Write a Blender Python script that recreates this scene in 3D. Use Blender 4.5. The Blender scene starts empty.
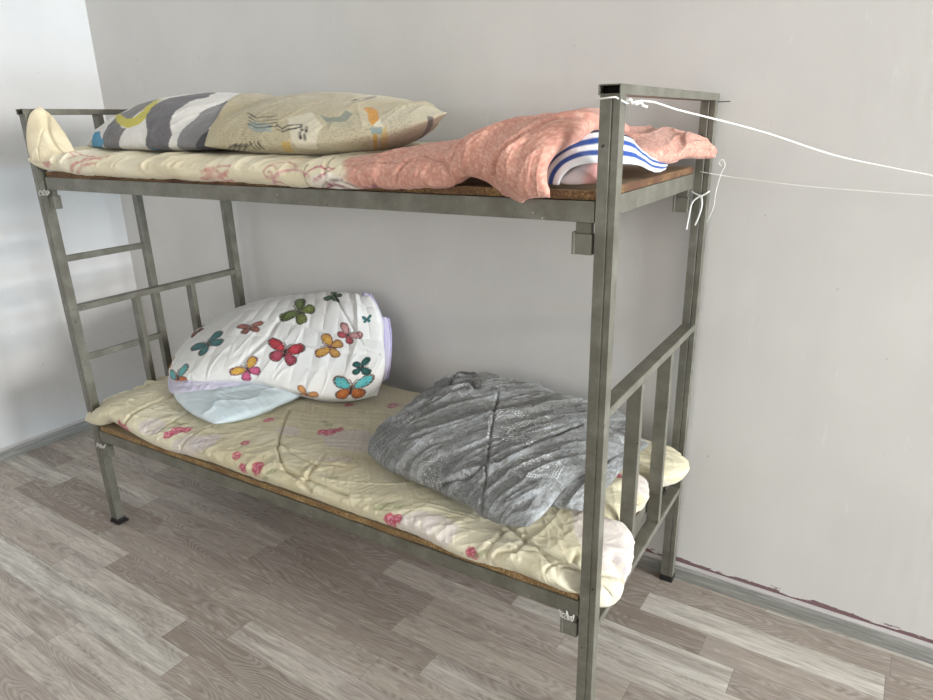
import bpy, math, random
import numpy as np
from mathutils import Matrix, Vector

random.seed(4)
SC = bpy.context.scene
COL = SC.collection
TH = math.atan(0.0265)                       # the bed stands turned 1.5 degrees from the wall
RB = Matrix.Rotation(TH, 4, 'Z')

# ------------------------------------------------------------------ camera
yaw, pit, rol, FPX = -0.5597, -0.3255, -0.0213, 674.82
fw = Vector((math.sin(yaw)*math.cos(pit), math.cos(yaw)*math.cos(pit), math.sin(pit)))
rt = Vector((math.cos(yaw), -math.sin(yaw), 0))
up = rt.cross(fw)
r2 = rt*math.cos(rol) + up*math.sin(rol)
u2 = -rt*math.sin(rol) + up*math.cos(rol)
cm = Matrix((r2, u2, -fw)).transposed().to_4x4()
cm.translation = Vector((2.3991, -1.2252, 1.46))
cd = bpy.data.cameras.new('camera')
cam = bpy.data.objects.new('camera', cd)
COL.objects.link(cam)
cam.matrix_world = RB @ cm
cd.sensor_width = 36
cd.lens = FPX/933*36
cd.clip_start = 0.05
SC.camera = cam

# ------------------------------------------------------------------ world, lights, exposure
SC.view_settings.view_transform = 'Standard'
SC.view_settings.look = 'None'
SC.view_settings.gamma = 1
SC.view_settings.exposure = -1.05
wd = bpy.data.worlds.new('sky')
SC.world = wd
wd.use_nodes = True
wd.node_tree.nodes['Background'].inputs[0].default_value = (0.75, 0.87, 1.0, 1)
wd.node_tree.nodes['Background'].inputs[1].default_value = 1.0

def area(name, loc, rot, sx, sy, power, col):
    ld = bpy.data.lights.new(name, 'AREA')
    ld.shape = 'RECTANGLE'; ld.size = sx; ld.size_y = sy
    ld.energy = power; ld.color = col
    o = bpy.data.objects.new(name, ld)
    COL.objects.link(o)
    o.location = loc; o.rotation_euler = rot
    return o
RX, LX, BY, FY, HZ = 8.5, -0.9686, 0.8024, -3.6, 2.75     # room extents
# daylight entering the panes of the window in the right-hand wall
WIN_R = [(-1.25, -0.40), (-0.25, 0.60)]
WZ = [(0.70, 1.20, (0.66, 0.85, 1.0), 500), (1.50, 2.35, (1.0, 0.98, 0.95), 640)]
for a, b in WIN_R:
    for c, d, tint, pw in WZ:
        area('daylight_and_fill', (RX-0.02, (a+b)/2, (c+d)/2), (0, math.pi/2, 0), d-c, b-a, pw*(b-a)*(d-c), tint)
# added fill light; the window behind the camera is made up
FILL_F = [(0.3, 1.3), (1.38, 2.38)]
for a, b in FILL_F:
    area('daylight_and_fill', ((a+b)/2, FY+0.02, 1.65), (math.pi/2, 0, 0), b-a, 1.3, 17*(b-a)*1.4, (1.0, 0.95, 0.88))

# ------------------------------------------------------------------ helpers
def lin(c):
    c = np.asarray(c, float)/255.0
    return np.where(c <= 0.04045, c/12.92, ((c+0.055)/1.055)**2.4)

def tag(o, label=None, cat=None, group=None, kind=None):
    if label: o['label'] = label
    if cat: o['category'] = cat
    if group: o['group'] = group
    if kind: o['kind'] = kind
    return o

def empty(name, loc=(0, 0, 0), bedframe=True):
    o = bpy.data.objects.new(name, None)
    COL.objects.link(o)
    o.empty_display_size = 0.1
    if bedframe:
        o.location = RB @ Vector(loc); o.rotation_euler = (0, 0, TH)
    else:
        o.location = loc
    return o

def mesh_obj(name, V, F, mat, parent=None, base=(0, 0, 0), smooth=False, bedframe=True, col=None, bevel=0):
    """V in bed coordinates; base = the object's origin in bed coordinates."""
    V = np.asarray(V, float) - np.asarray(base, float)
    me = bpy.data.meshes.new(name)
    if isinstance(F, np.ndarray) and F.ndim == 2:
        n, k = F.shape
        me.vertices.add(len(V)); me.vertices.foreach_set('co', V.ravel().astype(np.float32))
        me.loops.add(n*k); me.loops.foreach_set('vertex_index', F.ravel().astype(np.int32))
        me.polygons.add(n)
        me.polygons.foreach_set('loop_start', np.arange(0, n*k, k, dtype=np.int32))
        me.polygons.foreach_set('loop_total', np.full(n, k, np.int32))
        me.update(calc_edges=True)
    else:
        me.from_pydata([tuple(v) for v in V], [], F)
    me.validate()
    if smooth: me.polygons.foreach_set('use_smooth', np.ones(len(me.polygons), bool))
    if col is not None:
        at = me.color_attributes.new('Col', 'FLOAT_COLOR', 'POINT')
        c4 = np.ones((len(V), 4), np.float32); c4[:, :3] = col
        at.data.foreach_set('color', c4.ravel())
    me.materials.append(mat)
    o = bpy.data.objects.new(name, me)
    COL.objects.link(o)
    if parent is not None:
        o.parent = parent
        o.location = base
    elif bedframe:
        o.location = RB @ Vector(base); o.rotation_euler = (0, 0, TH)
    else:
        o.location = base
    if bevel:
        m = o.modifiers.new('bevel', 'BEVEL'); m.width = bevel; m.segments = 2
        m.limit_method = 'ANGLE'
        m.harden_normals = False
    return o

BOXF = [(0, 3, 2, 1), (4, 5, 6, 7), (0, 1, 5, 4), (1, 2, 6, 5), (2, 3, 7, 6), (3, 0, 4, 7)]
def boxv(x0, x1, y0, y1, z0, z1):
    return [(x0, y0, z0), (x1, y0, z0), (x1, y1, z0), (x0, y1, z0), (x0, y0, z1), (x1, y0, z1), (x1, y1, z1), (x0, y1, z1)]
def boxes(lst):
    V, F = [], []
    for b in lst:
        n = len(V); V += boxv(*b); F += [tuple(i+n for i in f) for f in BOXF]
    return V, F
def prism(poly, z0, z1, z0f=None):
    """polygon (x,y) counter-clockwise extruded in z"""
    n = len(poly)
    V = [(x, y, z0) for x, y in poly] + [(x, y, z1) for x, y in poly]
    F = [tuple(range(n))[::-1], tuple(range(n, 2*n))] + [(i, (i+1) % n, n+(i+1) % n, n+i) for i in range(n)]
    return V, F
def tube(pts, r, k=6, closed=False):
    P = np.asarray(pts, float); n = len(P)
    T = np.gradient(P, axis=0); T /= np.linalg.norm(T, axis=1)[:, None]+1e-9
    ref = np.array([0.13, 0.27, 0.95]); N = np.cross(T, ref); N /= np.linalg.norm(N, axis=1)[:, None]+1e-9
    B = np.cross(T, N)
    a = np.arange(k)*2*np.pi/k
    V = (P[:, None] + r*(np.cos(a)[None, :, None]*N[:, None] + np.sin(a)[None, :, None]*B[:, None])).reshape(-1, 3)
    F = []
    for i in range(n-1):
        for j in range(k):
            F.append((i*k+j, i*k+(j+1) % k, (i+1)*k+(j+1) % k, (i+1)*k+j))
    F.append(tuple(range(k))[::-1]); F.append(tuple((n-1)*k+j for j in range(k)))
    return V.tolist(), F
def join(*parts):
    V, F = [], []
    for v, f in parts:
        n = len(V); V += [tuple(x) for x in v]; F += [tuple(i+n for i in g) for g in f]
    return V, F
def spline(pts, n=None, t=None):
    """Catmull-Rom through the points, parameter by chord length"""
    P = np.asarray(pts, float)
    d = np.r_[0, np.cumsum(np.linalg.norm(np.diff(P, axis=0), axis=1))]; d /= d[-1]
    if t is None: t = np.linspace(0, 1, n)
    if len(P) == 2: return P[0]+(P[1]-P[0])*t[:, None]
    m = np.gradient(P, d, axis=0)
    i = np.clip(np.searchsorted(d, t, side='right')-1, 0, len(P)-2)
    h = (d[i+1]-d[i])[:, None]; s = ((t-d[i])[:, None])/h
    return (2*s**3-3*s**2+1)*P[i] + (s**3-2*s**2+s)*h*m[i] + (-2*s**3+3*s**2)*P[i+1] + (s**3-s**2)*h*m[i+1]

# ---- numpy noise
def _h(ix, iy, iz, seed):
    n = (ix.astype(np.int64)*374761393 + iy.astype(np.int64)*668265263 + iz.astype(np.int64)*2147483647 + seed*1274126177) & 0xffffffff
    n = ((n ^ (n >> 13))*1274126177) & 0xffffffff
    n = ((n ^ (n >> 16))*668265263) & 0xffffffff
    return ((n ^ (n >> 15)) & 0xffff)/65535.0*2-1
def vnoise(x, y, z=0.0, seed=0):
    x, y, z = np.broadcast_arrays(np.asarray(x, float), np.asarray(y, float), np.asarray(z, float))
    ix, iy, iz = np.floor(x), np.floor(y), np.floor(z)
    fx, fy, fz = x-ix, y-iy, z-iz
    fx, fy, fz = [f*f*f*(f*(f*6-15)+10) for f in (fx, fy, fz)]
    r = 0
    for a in (0, 1):
        for b in (0, 1):
            for c in (0, 1):
                r = r + _h(ix+a, iy+b, iz+c, seed)*(fx if a else 1-fx)*(fy if b else 1-fy)*(fz if c else 1-fz)
    return r
def fbm(x, y, z=0.0, seed=0, o=4):
    r = 0; a = 1; f = 1; s = 0
    for k in range(o):
        r = r + a*vnoise(x*f, y*f, np.asarray(z)*f, seed+k*7); s += a; a *= 0.5; f *= 2.03
    return r/s
def sm(a, b, x):
    t = np.clip((x-a)/(b-a), 0, 1); return t*t*(3-2*t)
def ridges(x, y, ang, fl, fs, seed, warp=0.6, sharp=1.4):
    """long soft folds running along angle ang; fl = folds per metre across, fs = per metre along"""
    c, s = math.cos(ang), math.sin(ang)
    a = x*c+y*s; b = -x*s+y*c
    w = fbm(x*3.1, y*3.1, 0, seed+50, 3)*warp
    n = fbm(a*fs+w, b*fl+w*1.7, 0, seed, 2)
    return (1-np.minimum(1, np.abs(n)*2.6))**sharp
def polydist(x, y, pl):
    d = np.full(x.shape, 9.0)
    for (x0, y0), (x1, y1) in zip(pl[:-1], pl[1:]):
        dx, dy = x1-x0, y1-y0
        t = np.clip(((x-x0)*dx+(y-y0)*dy)/(dx*dx+dy*dy+1e-12), 0, 1)
        d = np.minimum(d, np.hypot(x-x0-t*dx, y-y0-t*dy))
    return d
def mix(c, col, m):
    m = np.clip(m, 0, 1)[..., None]
    return c*(1-m) + lin(col)*m

# ------------------------------------------------------------------ materials
def newmat(name):
    m = bpy.data.materials.new(name); m.use_nodes = True
    nt = m.node_tree; b = nt.nodes['Principled BSDF']
    return m, nt, b
def nd(nt, t, **kw):
    n = nt.nodes.new(t)
    for k, v in kw.items():
        if k in ('operation', 'blend_type', 'data_type', 'noise_dimensions', 'attribute_name', 'bands_direction', 'wave_type', 'feature', 'distance', 'clamp', 'use_clamp', 'noise_type'):
            setattr(n, k, v)
    return n
def math_(nt, op, a, b=None, c=None):
    n = nt.nodes.new('ShaderNodeMath'); n.operation = op
    for i, v in enumerate((a, b, c)):
        if v is None: continue
        if hasattr(v, 'is_output'): nt.links.new(v, n.inputs[i])
        else: n.inputs[i].default_value = v
    return n.outputs[0]
def mixc(nt, f, a, b, bt='MIX'):
    n = nt.nodes.new('ShaderNodeMix'); n.data_type = 'RGBA'; n.blend_type = bt
    for s, v in ((n.inputs[0], f), (n.inputs[6], a), (n.inputs[7], b)):
        if hasattr(v, 'is_output'): nt.links.new(v, s)
        elif isinstance(v, (int, float)): s.default_value = v
        else: s.default_value = tuple(v)[:3]+(1,)
    return n.outputs[2]
def noise(nt, vec, scale, detail=3, rough=0.5, dist=0.0):
    n = nt.nodes.new('ShaderNodeTexNoise')
    n.inputs['Scale'].default_value = scale; n.inputs['Detail'].default_value = detail
    n.inputs['Roughness'].default_value = rough; n.inputs['Distortion'].default_value = dist
    if vec is not None: nt.links.new(vec, n.inputs['Vector'])
    return n.outputs['Fac']
def ramp(nt, f, stops):
    n = nt.nodes.new('ShaderNodeValToRGB')
    e = n.color_ramp.elements
    while len(e) < len(stops): e.new(0.5)
    for i, (p, c) in enumerate(stops):
        e[i].position = p; e[i].color = tuple(c)[:3]+(1,)
    nt.links.new(f, n.inputs[0]); return n.outputs[0]
def bump(nt, b, h, strength=0.3, dist=0.002):
    n = nt.nodes.new('ShaderNodeBump'); n.inputs['Strength'].default_value = strength
    n.inputs['Distance'].default_value = dist
    nt.links.new(h, n.inputs['Height']); nt.links.new(n.outputs[0], b.inputs['Normal'])
def coords(nt, scale=(1, 1, 1), world=False):
    if world:
        g = nt.nodes.new('ShaderNodeNewGeometry').outputs['Position']
    else:
        g = nt.nodes.new('ShaderNodeTexCoord').outputs['Object']
    m = nt.nodes.new('ShaderNodeMapping'); m.inputs['Scale'].default_value = scale
    nt.links.new(g, m.inputs[0]); return m.outputs[0]
L3 = lambda *c: tuple(lin(c))

def fabric(name, rough=0.85, weave=900, bstr=0.25, sheen=0.15, mottle=0.06):
    m, nt, b = newmat(name)
    a = nt.nodes.new('ShaderNodeVertexColor'); a.layer_name = 'Col'
    v = coords(nt)
    n1 = noise(nt, v, 60, 4, 0.6)
    f = math_(nt, 'MULTIPLY_ADD', n1, mottle*2, 1-mottle)
    c = mixc(nt, 1.0, a.outputs[0], (1, 1, 1), 'MULTIPLY')
    mm = nt.nodes.new('ShaderNodeMix'); mm.data_type = 'RGBA'; mm.blend_type = 'MULTIPLY'; mm.inputs[0].default_value = 1
    nt.links.new(a.outputs[0], mm.inputs[6])
    cc = nt.nodes.new('ShaderNodeCombineXYZ')
    for i in range(3): nt.links.new(f, cc.inputs[i])
    nt.links.new(cc.outputs[0], mm.inputs[7])
    nt.links.new(mm.outputs[2], b.inputs['Base Color'])
    b.inputs['Roughness'].default_value = rough
    b.inputs['Sheen Weight'].default_value = sheen
    b.inputs['Specular IOR Level'].default_value = 0.25
    h = noise(nt, v, weave/4, 3, 0.6)
    w1 = noise(nt, v, 26, 4, 0.55, 1.2)
    cr = math_(nt, 'ABSOLUTE', math_(nt, 'SUBTRACT', w1, 0.5))
    h2 = math_(nt, 'MULTIPLY_ADD', h, 0.12, math_(nt, 'MULTIPLY', math_(nt, 'MINIMUM', cr, 0.09), -9.0))
    bump(nt, b, h2, bstr*1.6, 0.0035)
    return m
def plain(name, col, rough=0.6, metal=0.0, spec=0.4, var=0.08, scale=40):
    m, nt, b = newmat(name)
    n = noise(nt, coords(nt), scale, 4, 0.6)
    c = lin(col)
    nt.links.new(ramp(nt, n, [(0.3, tuple(c*(1-var*2))), (0.7, tuple(np.minimum(1, c*(1+var))))]), b.inputs['Base Color'])
    b.inputs['Roughness'].default_value = rough; b.inputs['Metallic'].default_value = metal
    b.inputs['Specular IOR Level'].default_value = spec
    return m

def metal_mat():
    m, nt, b = newmat('worn_grey_paint')
    v = coords(nt)
    n1 = noise(nt, v, 14, 5, 0.65)
    n2 = noise(nt, coords(nt, (40, 40, 4)), 5, 4, 0.6)
    base = ramp(nt, n1, [(0.30, L3(86, 84, 74)), (0.5, L3(108, 107, 97)), (0.72, L3(134, 134, 124))])
    c = mixc(nt, math_(nt, 'MULTIPLY', n2, 0.5), base, L3(88, 83, 70))
    chip = math_(nt, 'GREATER_THAN', noise(nt, v, 55, 2, 0.5), 0.735)
    c = mixc(nt, chip, c, L3(42, 36, 32))
    light = math_(nt, 'GREATER_THAN', noise(nt, v, 90, 3, 0.6, 0.5), 0.72)
    c = mixc(nt, math_(nt, 'MULTIPLY', light, 0.5), c, L3(205, 205, 195))
    nt.links.new(c, b.inputs['Base Color'])
    b.inputs['Metallic'].default_value = 0.1
    b.inputs['Roughness'].default_value = 0.42
    bump(nt, b, n1, 0.15, 0.002)
    return m
M_METAL = metal_mat()
M_BLACK = plain('black_rubber', (28, 26, 25), 0.7)
M_DARK = plain('tube_inside_shade', (14, 12, 11), 0.9, var=0.02)

def wall_mat(name, tint, maroon=False):
    m, nt, b = newmat(name)
    v = coords(nt, (1, 1, 1), True)
    n1 = noise(nt, v, 1.6, 4, 0.55)
    n2 = noise(nt, coords(nt, (7, 7, 1.2), True), 2.2, 4, 0.6)
    t = np.array(tint, float)
    c = ramp(nt, n1, [(0.3, L3(*(t*0.955))), (0.7, L3(*np.minimum(255, t*1.01)))])
    c = mixc(nt, math_(nt, 'MULTIPLY', n2, 0.16), c, L3(*(t*0.90)))
    sp = math_(nt, 'GREATER_THAN', noise(nt, v, 46, 2, 0.4), 0.775)
    c = mixc(nt, math_(nt, 'MULTIPLY', sp, 0.30), c, L3(120, 112, 112))
    # sanded filler scratches, lighter than the paint
    sc = noise(nt, coords(nt, (26, 26, 5), True), 2.4, 2, 0.4, 0.9)
    sc = math_(nt, 'GREATER_THAN', sc, 0.735)
    c = mixc(nt, math_(nt, 'MULTIPLY', sc, 0.12), c, L3(240, 240, 240))
    # faint pinkish smudges of old paint
    pk = math_(nt, 'GREATER_THAN', noise(nt, coords(nt, (2, 2, 1.2), True), 9, 5, 0.75), 0.69)
    reg = math_(nt, 'GREATER_THAN', noise(nt, v, 1.3, 1, 0.3), 0.58)
    c = mixc(nt, math_(nt, 'MULTIPLY', math_(nt, 'MULTIPLY', pk, reg), 0.22), c, L3(150, 110, 118))
    if maroon:
        sx = nt.nodes.new('ShaderNodeSeparateXYZ'); nt.links.new(v, sx.inputs[0])
        nz = noise(nt, coords(nt, (5, 5, 30), True), 2.2, 4, 0.7)
        edge = math_(nt, 'MULTIPLY_ADD', nz, 0.052, 0.046)
        mk = math_(nt, 'LESS_THAN', sx.outputs[2], edge)
        c = mixc(nt, math_(nt, 'MULTIPLY', mk, 0.85), c, L3(92, 40, 52))
    nt.links.new(c, b.inputs['Base Color'])
    b.inputs['Roughness'].default_value = 0.62
    b.inputs['Specular IOR Level'].default_value = 0.3
    bh = math_(nt, 'ADD', noise(nt, coords(nt, (9, 9, 2), True), 3, 4, 0.6), math_(nt, 'MULTIPLY', noise(nt, v, 120, 3, 0.6), 0.12))
    bump(nt, b, bh, 0.22, 0.004)
    return m
M_WALL = wall_mat('wall_paint', (216, 214, 211), True)
M_WALLL = wall_mat('wall_paint_side', (220, 221, 222))
M_CEIL = plain('ceiling_paint', (238, 238, 236), 0.8, var=0.01)

def floor_mat():
    m, nt, b = newmat('grey_laminate')
    g = nt.nodes.new('ShaderNodeNewGeometry').outputs['Position']
    s = nt.nodes.new('ShaderNodeSeparateXYZ'); nt.links.new(g, s.inputs[0])
    X, Y = s.outputs[0], s.outputs[1]
    PW = 0.0975
    ry = math_(nt, 'DIVIDE', math_(nt, 'ADD', Y, 10.045), PW)
    row = math_(nt, 'FLOOR', ry); fy = math_(nt, 'FRACT', ry)
    wn = nt.nodes.new('ShaderNodeTexWhiteNoise'); wn.noise_dimensions = '1D'; nt.links.new(row, wn.inputs['W'])
    xo = math_(nt, 'DIVIDE', math_(nt, 'ADD', math_(nt, 'ADD', X, 20), math_(nt, 'MULTIPLY', wn.outputs['Value'], 3.1)), 0.66)
    colm = math_(nt, 'FLOOR', xo); fx = math_(nt, 'FRACT', xo)
    cv = nt.nodes.new('ShaderNodeCombineXYZ'); nt.links.new(row, cv.inputs[0]); nt.links.new(colm, cv.inputs[1])
    w2 = nt.nodes.new('ShaderNodeTexWhiteNoise'); w2.noise_dimensions = '3D'; nt.links.new(cv.outputs[0], w2.inputs['Vector'])
    rnd = w2.outputs['Value']
    # grain coordinates, shifted on each plank
    off = math_(nt, 'MULTIPLY', rnd, 37.0)
    gv = nt.nodes.new('ShaderNodeCombineXYZ')
    nt.links.new(math_(nt, 'ADD', math_(nt, 'MULTIPLY', X, 1.0), off), gv.inputs[0])
    nt.links.new(math_(nt, 'ADD', math_(nt, 'MULTIPLY', Y, 11.0), off), gv.inputs[1])
    nt.links.new(off, gv.inputs[2])
    broad = noise(nt, gv.outputs[0], 2.6, 3, 0.55, 0.6)
    fine = noise(nt, gv.outputs[0], 9, 6, 0.70, 0.9)
    gv2 = nt.nodes.new('ShaderNodeCombineXYZ')
    nt.links.new(math_(nt, 'ADD', math_(nt, 'MULTIPLY', X, 1.0), off), gv2.inputs[0])
    nt.links.new(math_(nt, 'ADD', math_(nt, 'MULTIPLY', Y, 5.0), off), gv2.inputs[1])
    nt.links.new(off, gv2.inputs[2])
    rg = noise(nt, gv2.outputs[0], 1.9, 2, 0.45, 0.4)
    rings = math_(nt, 'ABSOLUTE', math_(nt, 'SUBTRACT', math_(nt, 'FRACT', math_(nt, 'MULTIPLY', rg, 30)), 0.5))
    rings = math_(nt, 'MULTIPLY', math_(nt, 'SUBTRACT', 0.5, rings), math_(nt, 'GREATER_THAN', broad, 0.47))
    base = ramp(nt, rnd, [(0.0, L3(140, 128, 118)), (0.3, L3(164, 153, 143)), (0.55, L3(184, 174, 163)), (0.8, L3(200, 193, 184)), (1.0, L3(212, 210, 202))])
    c = mixc(nt, math_(nt, 'MULTIPLY', ramp(nt, broad, [(0.40, (0, 0, 0)), (0.66, (1, 1, 1))]), 0.75), base, L3(122, 109, 98))
    c = mixc(nt, math_(nt, 'MULTIPLY', ramp(nt, fine, [(0.42, (0, 0, 0)), (0.68, (1, 1, 1))]), 0.60), c, L3(118, 107, 99))
    lf = ramp(nt, fine, [(0.28, (1, 1, 1)), (0.42, (0, 0, 0))])
    c = mixc(nt, math_(nt, 'MULTIPLY', lf, 0.5), c, L3(216, 213, 208))
    c = mixc(nt, math_(nt, 'MULTIPLY', rings, 0.55), c, L3(214, 210, 204))
    kn = math_(nt, 'GREATER_THAN', noise(nt, gv2.outputs[0], 16, 2, 0.4, 0.8), 0.775)
    c = mixc(nt, math_(nt, 'MULTIPLY', kn, 0.5), c, L3(70, 62, 57))
    # seams
    sy = math_(nt, 'LESS_THAN', fy, 0.018); sx = math_(nt, 'LESS_THAN', fx, 0.003)
    seam = math_(nt, 'MAXIMUM', sy, sx)
    c = mixc(nt, math_(nt, 'MULTIPLY', seam, 0.42), c, L3(92, 84, 78))
    nt.links.new(c, b.inputs['Base Color'])
    b.inputs['Roughness'].default_value = 0.42
    b.inputs['Specular IOR Level'].default_value = 0.35
    bump(nt, b, math_(nt, 'SUBTRACT', fine, math_(nt, 'MULTIPLY', seam, 0.8)), 0.12, 0.001)
    return m
M_FLOOR = floor_mat()

def base_mat():
    m, nt, b = newmat('baseboard_grey_wood')
    v = coords(nt, (1.2, 1.2, 26), True)
    n = noise(nt, v, 5, 5, 0.65, 0.6)
    c = ramp(nt, n, [(0.3, L3(112, 112, 108)), (0.5, L3(138, 138, 134)), (0.72, L3(170, 170, 166))])
    sx = nt.nodes.new('ShaderNodeSeparateXYZ'); nt.links.new(coords(nt, (1, 1, 1), True), sx.inputs[0])
    t = math_(nt, 'GREATER_THAN', sx.outputs[2], 0.047)
    c = mixc(nt, math_(nt, 'MULTIPLY', t, 0.6), c, L3(206, 200, 200))
    nt.links.new(c, b.inputs['Base Color']); b.inputs['Roughness'].default_value = 0.5
    return m
M_BASE = base_mat()

def board_mat(name, dark, mid, light, stain):
    m, nt, b = newmat(name)
    v = coords(nt)
    n = noise(nt, v, 210, 3, 0.7)
    n2 = noise(nt, v, 9, 4, 0.6)
    c = ramp(nt, n, [(0.32, L3(*dark)), (0.5, L3(*mid)), (0.66, L3(*light))])
    c2 = mixc(nt, ramp(nt, n2, [(0.4, (0, 0, 0)), (0.65, (1, 1, 1))]), c, L3(*stain))
    g = nt.nodes.new('ShaderNodeNewGeometry'); s = nt.nodes.new('ShaderNodeSeparateXYZ')
    nt.links.new(g.outputs['True Normal'], s.inputs[0])
    topm = math_(nt, 'GREATER_THAN', s.outputs[2], 0.7)
    ct = ramp(nt, n2, [(0.3, L3(150, 128, 98)), (0.7, L3(176, 158, 130))])
    nt.links.new(mixc(nt, topm, c2, ct), b.inputs['Base Color'])
    b.inputs['Roughness'].default_value = 0.85
    bump(nt, b, n, 0.5, 0.002)
    return m
M_BOARD = board_mat('particle_board', (54, 36, 20), (112, 82, 48), (166, 136, 92), (84, 54, 36))
M_BOARD2 = board_mat('raw_particle_board', (84, 62, 36), (146, 116, 74), (192, 166, 122), (120, 90, 58))
M_CORD = plain('white_cord', (240, 240, 236), 0.7, var=0.02)
M_WIRE = plain('dull_wire', (196, 194, 188), 0.5, var=0.08)

# ------------------------------------------------------------------ the room
def rbox(name, b, mat, bevel=0):
    V, F = boxes(b if isinstance(b, list) else [b])
    o = mesh_obj(name, V, F, mat, bedframe=False, bevel=bevel)
    return tag(o, kind='structure')
T_ = 0.15
rbox('floor', (LX-T_, RX+T_, FY-T_, BY+T_, -0.1, 0), M_FLOOR)
rbox('ceiling', (LX-T_, RX+T_, FY-T_, BY+T_, HZ, HZ+0.1), M_CEIL)
rbox('wall_back', (LX-T_, RX+T_, BY, BY+T_, 0, HZ), M_WALL)
rbox('wall_left', (LX-T_, LX, FY, BY, 0, HZ), M_WALLL)
def holed(axis, p0, p1, a0, a1, hs, z0, z1):
    """wall slab with window holes; hs = list of (a,b)"""
    out = []; cur = a0
    def add(u, v, c, d):
        out.append((u, v, p0, p1, c, d) if axis == 'y' else (p0, p1, u, v, c, d))
    for u, v in hs:
        add(cur, u, 0, HZ); add(u, v, 0, z0); add(u, v, z1, HZ); cur = v
    add(cur, a1, 0, HZ)
    return out
rbox('wall_right', holed('x', RX, RX+T_, FY, BY, [(-1.30, 0.65)], 0.65, 2.4), M_WALLL)
M_WALLF = wall_mat('wall_front_low_bounce', (140, 134, 126))  # unseen wall, its colour darkened to cut light bounced onto the bed
rbox('unseen_wall_front', holed('y', FY-T_, FY, LX, RX, [(0.25, 2.43)], 0.85, 2.35), M_WALLF)
fr = []
for y in (-1.30, -0.35, 0.60): fr.append((RX+0.03, RX+0.09, y, y+0.05, 0.65, 2.4))
for z in (0.65, 1.20, 2.35): fr.append((RX+0.03, RX+0.09, -1.30, 0.65, z, z+(0.42 if z == 1.20 else 0.05)))
M_FRAME = plain('window_frame_white', (236, 236, 236), 0.4, var=0.01)
rbox('window_1', fr, M_FRAME)
rbox('added_window', [(x, x+0.08, FY-0.09, FY-0.03, 0.85, 2.35) for x in (0.25, 1.30, 2.35)] + [(0.25, 2.43, FY-0.09, FY-0.03, z, z+0.06) for z in (0.85, 2.29)], M_FRAME)  # unseen window frame, added to go with the front fill lamps
def baseb(name, axis, a0, a1, p, d):
    prof = [(0, 0), (0.0105, 0), (0.0105, 0.036), (0.0075, 0.046), (0.0085, 0.052), (0.004, 0.060), (0, 0.060)]
    V, F = [], []
    n = len(prof)
    for a in (a0, a1):
        for q, z in prof:
            V.append((a, p+d*q, z) if axis == 'x' else (p+d*q, a, z))
    F = [tuple(range(n)), tuple(range(n, 2*n))[::-1]] + [(i, n+i, n+(i+1) % n, (i+1) % n) for i in range(n)]
    o = mesh_obj(name, V, F, M_BASE, bedframe=False)
    tag(o, kind='structure')
baseb('baseboard_back', 'x', LX, RX, BY, -1)
baseb('baseboard_left', 'y', FY, BY-0.0105, LX, 1)

# ------------------------------------------------------------------ the bunk bed
L, W, H, HL = 1.95, 0.7243, 1.5183, 1.5286
PX, PY = 0.0375, 0.030
XT, YT = -0.0085, -0.0126
bed = empty('bunk_bed', (L/2, W/2, 0))
tag(bed, 'worn grey-green metal bunk bed frame with ladder rungs, standing along the white wall', 'bunk bed')
BB = (L/2, W/2, 0)
def bpart(name, V, F, mat=M_METAL, bevel=0.002, parent=None, base=None, smooth=False):
    V = np.asarray(V, float)
    base = base if base is not None else V.mean(0)
    o = mesh_obj(name, V, F, mat, None, base, bevel=bevel, smooth=smooth)
    o.parent = parent or bed
    pb = np.asarray(BB if parent is None else parent['_b'], float)
    o.location = Vector(np.asarray(base)-pb); o.rotation_euler = (0, 0, 0)
    o['_b'] = tuple(float(q) for q in base)
    return o
def shear(V, left):
    V = np.array(V, float)
    if left:
        k = V[:, 2]/HL
        V[:, 0] += XT*k; V[:, 1] += YT*k
    return V
def post(x, y, z0, z1, left):
    hx, hy = PX/2, PY/2
    g0, g1 = hx*0.12, hx*0.34
    poly = [(x-hx, y-hy), (x+g0, y-hy), (x+g0+0.002, y-hy+0.0022), (x+g1-0.002, y-hy+0.0022), (x+g1, y-hy), (x+hx, y-hy), (x+hx, y+hy), (x-hx, y+hy)]
    V, F = prism(poly, z0, z1)
    return shear(V, left), F
for x in (0, L):
    for y in (0, W):
        left = x == 0
        z1 = (HL if left else H)-0.018
        V, F = post(x, y, 0.008, z1, left)
        p = bpart('post', V, F, bevel=0.0018, base=(x, y, 0))
        if left and y == 0:
            V, F = boxes([(x-0.026, x+0.030, y-0.021, y+0.024, 0, 0.009), (x-0.021, x+0.021, y-0.018, y+0.018, 0.009, 0.02)])
        else:
            V, F = boxes([(x-0.0205, x+0.0205, y-0.0172, y+0.0172, 0, 0.022)])
        if y == 0 or not left: bpart('foot_cap', V, F, M_BLACK, 0.002, p)
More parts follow.
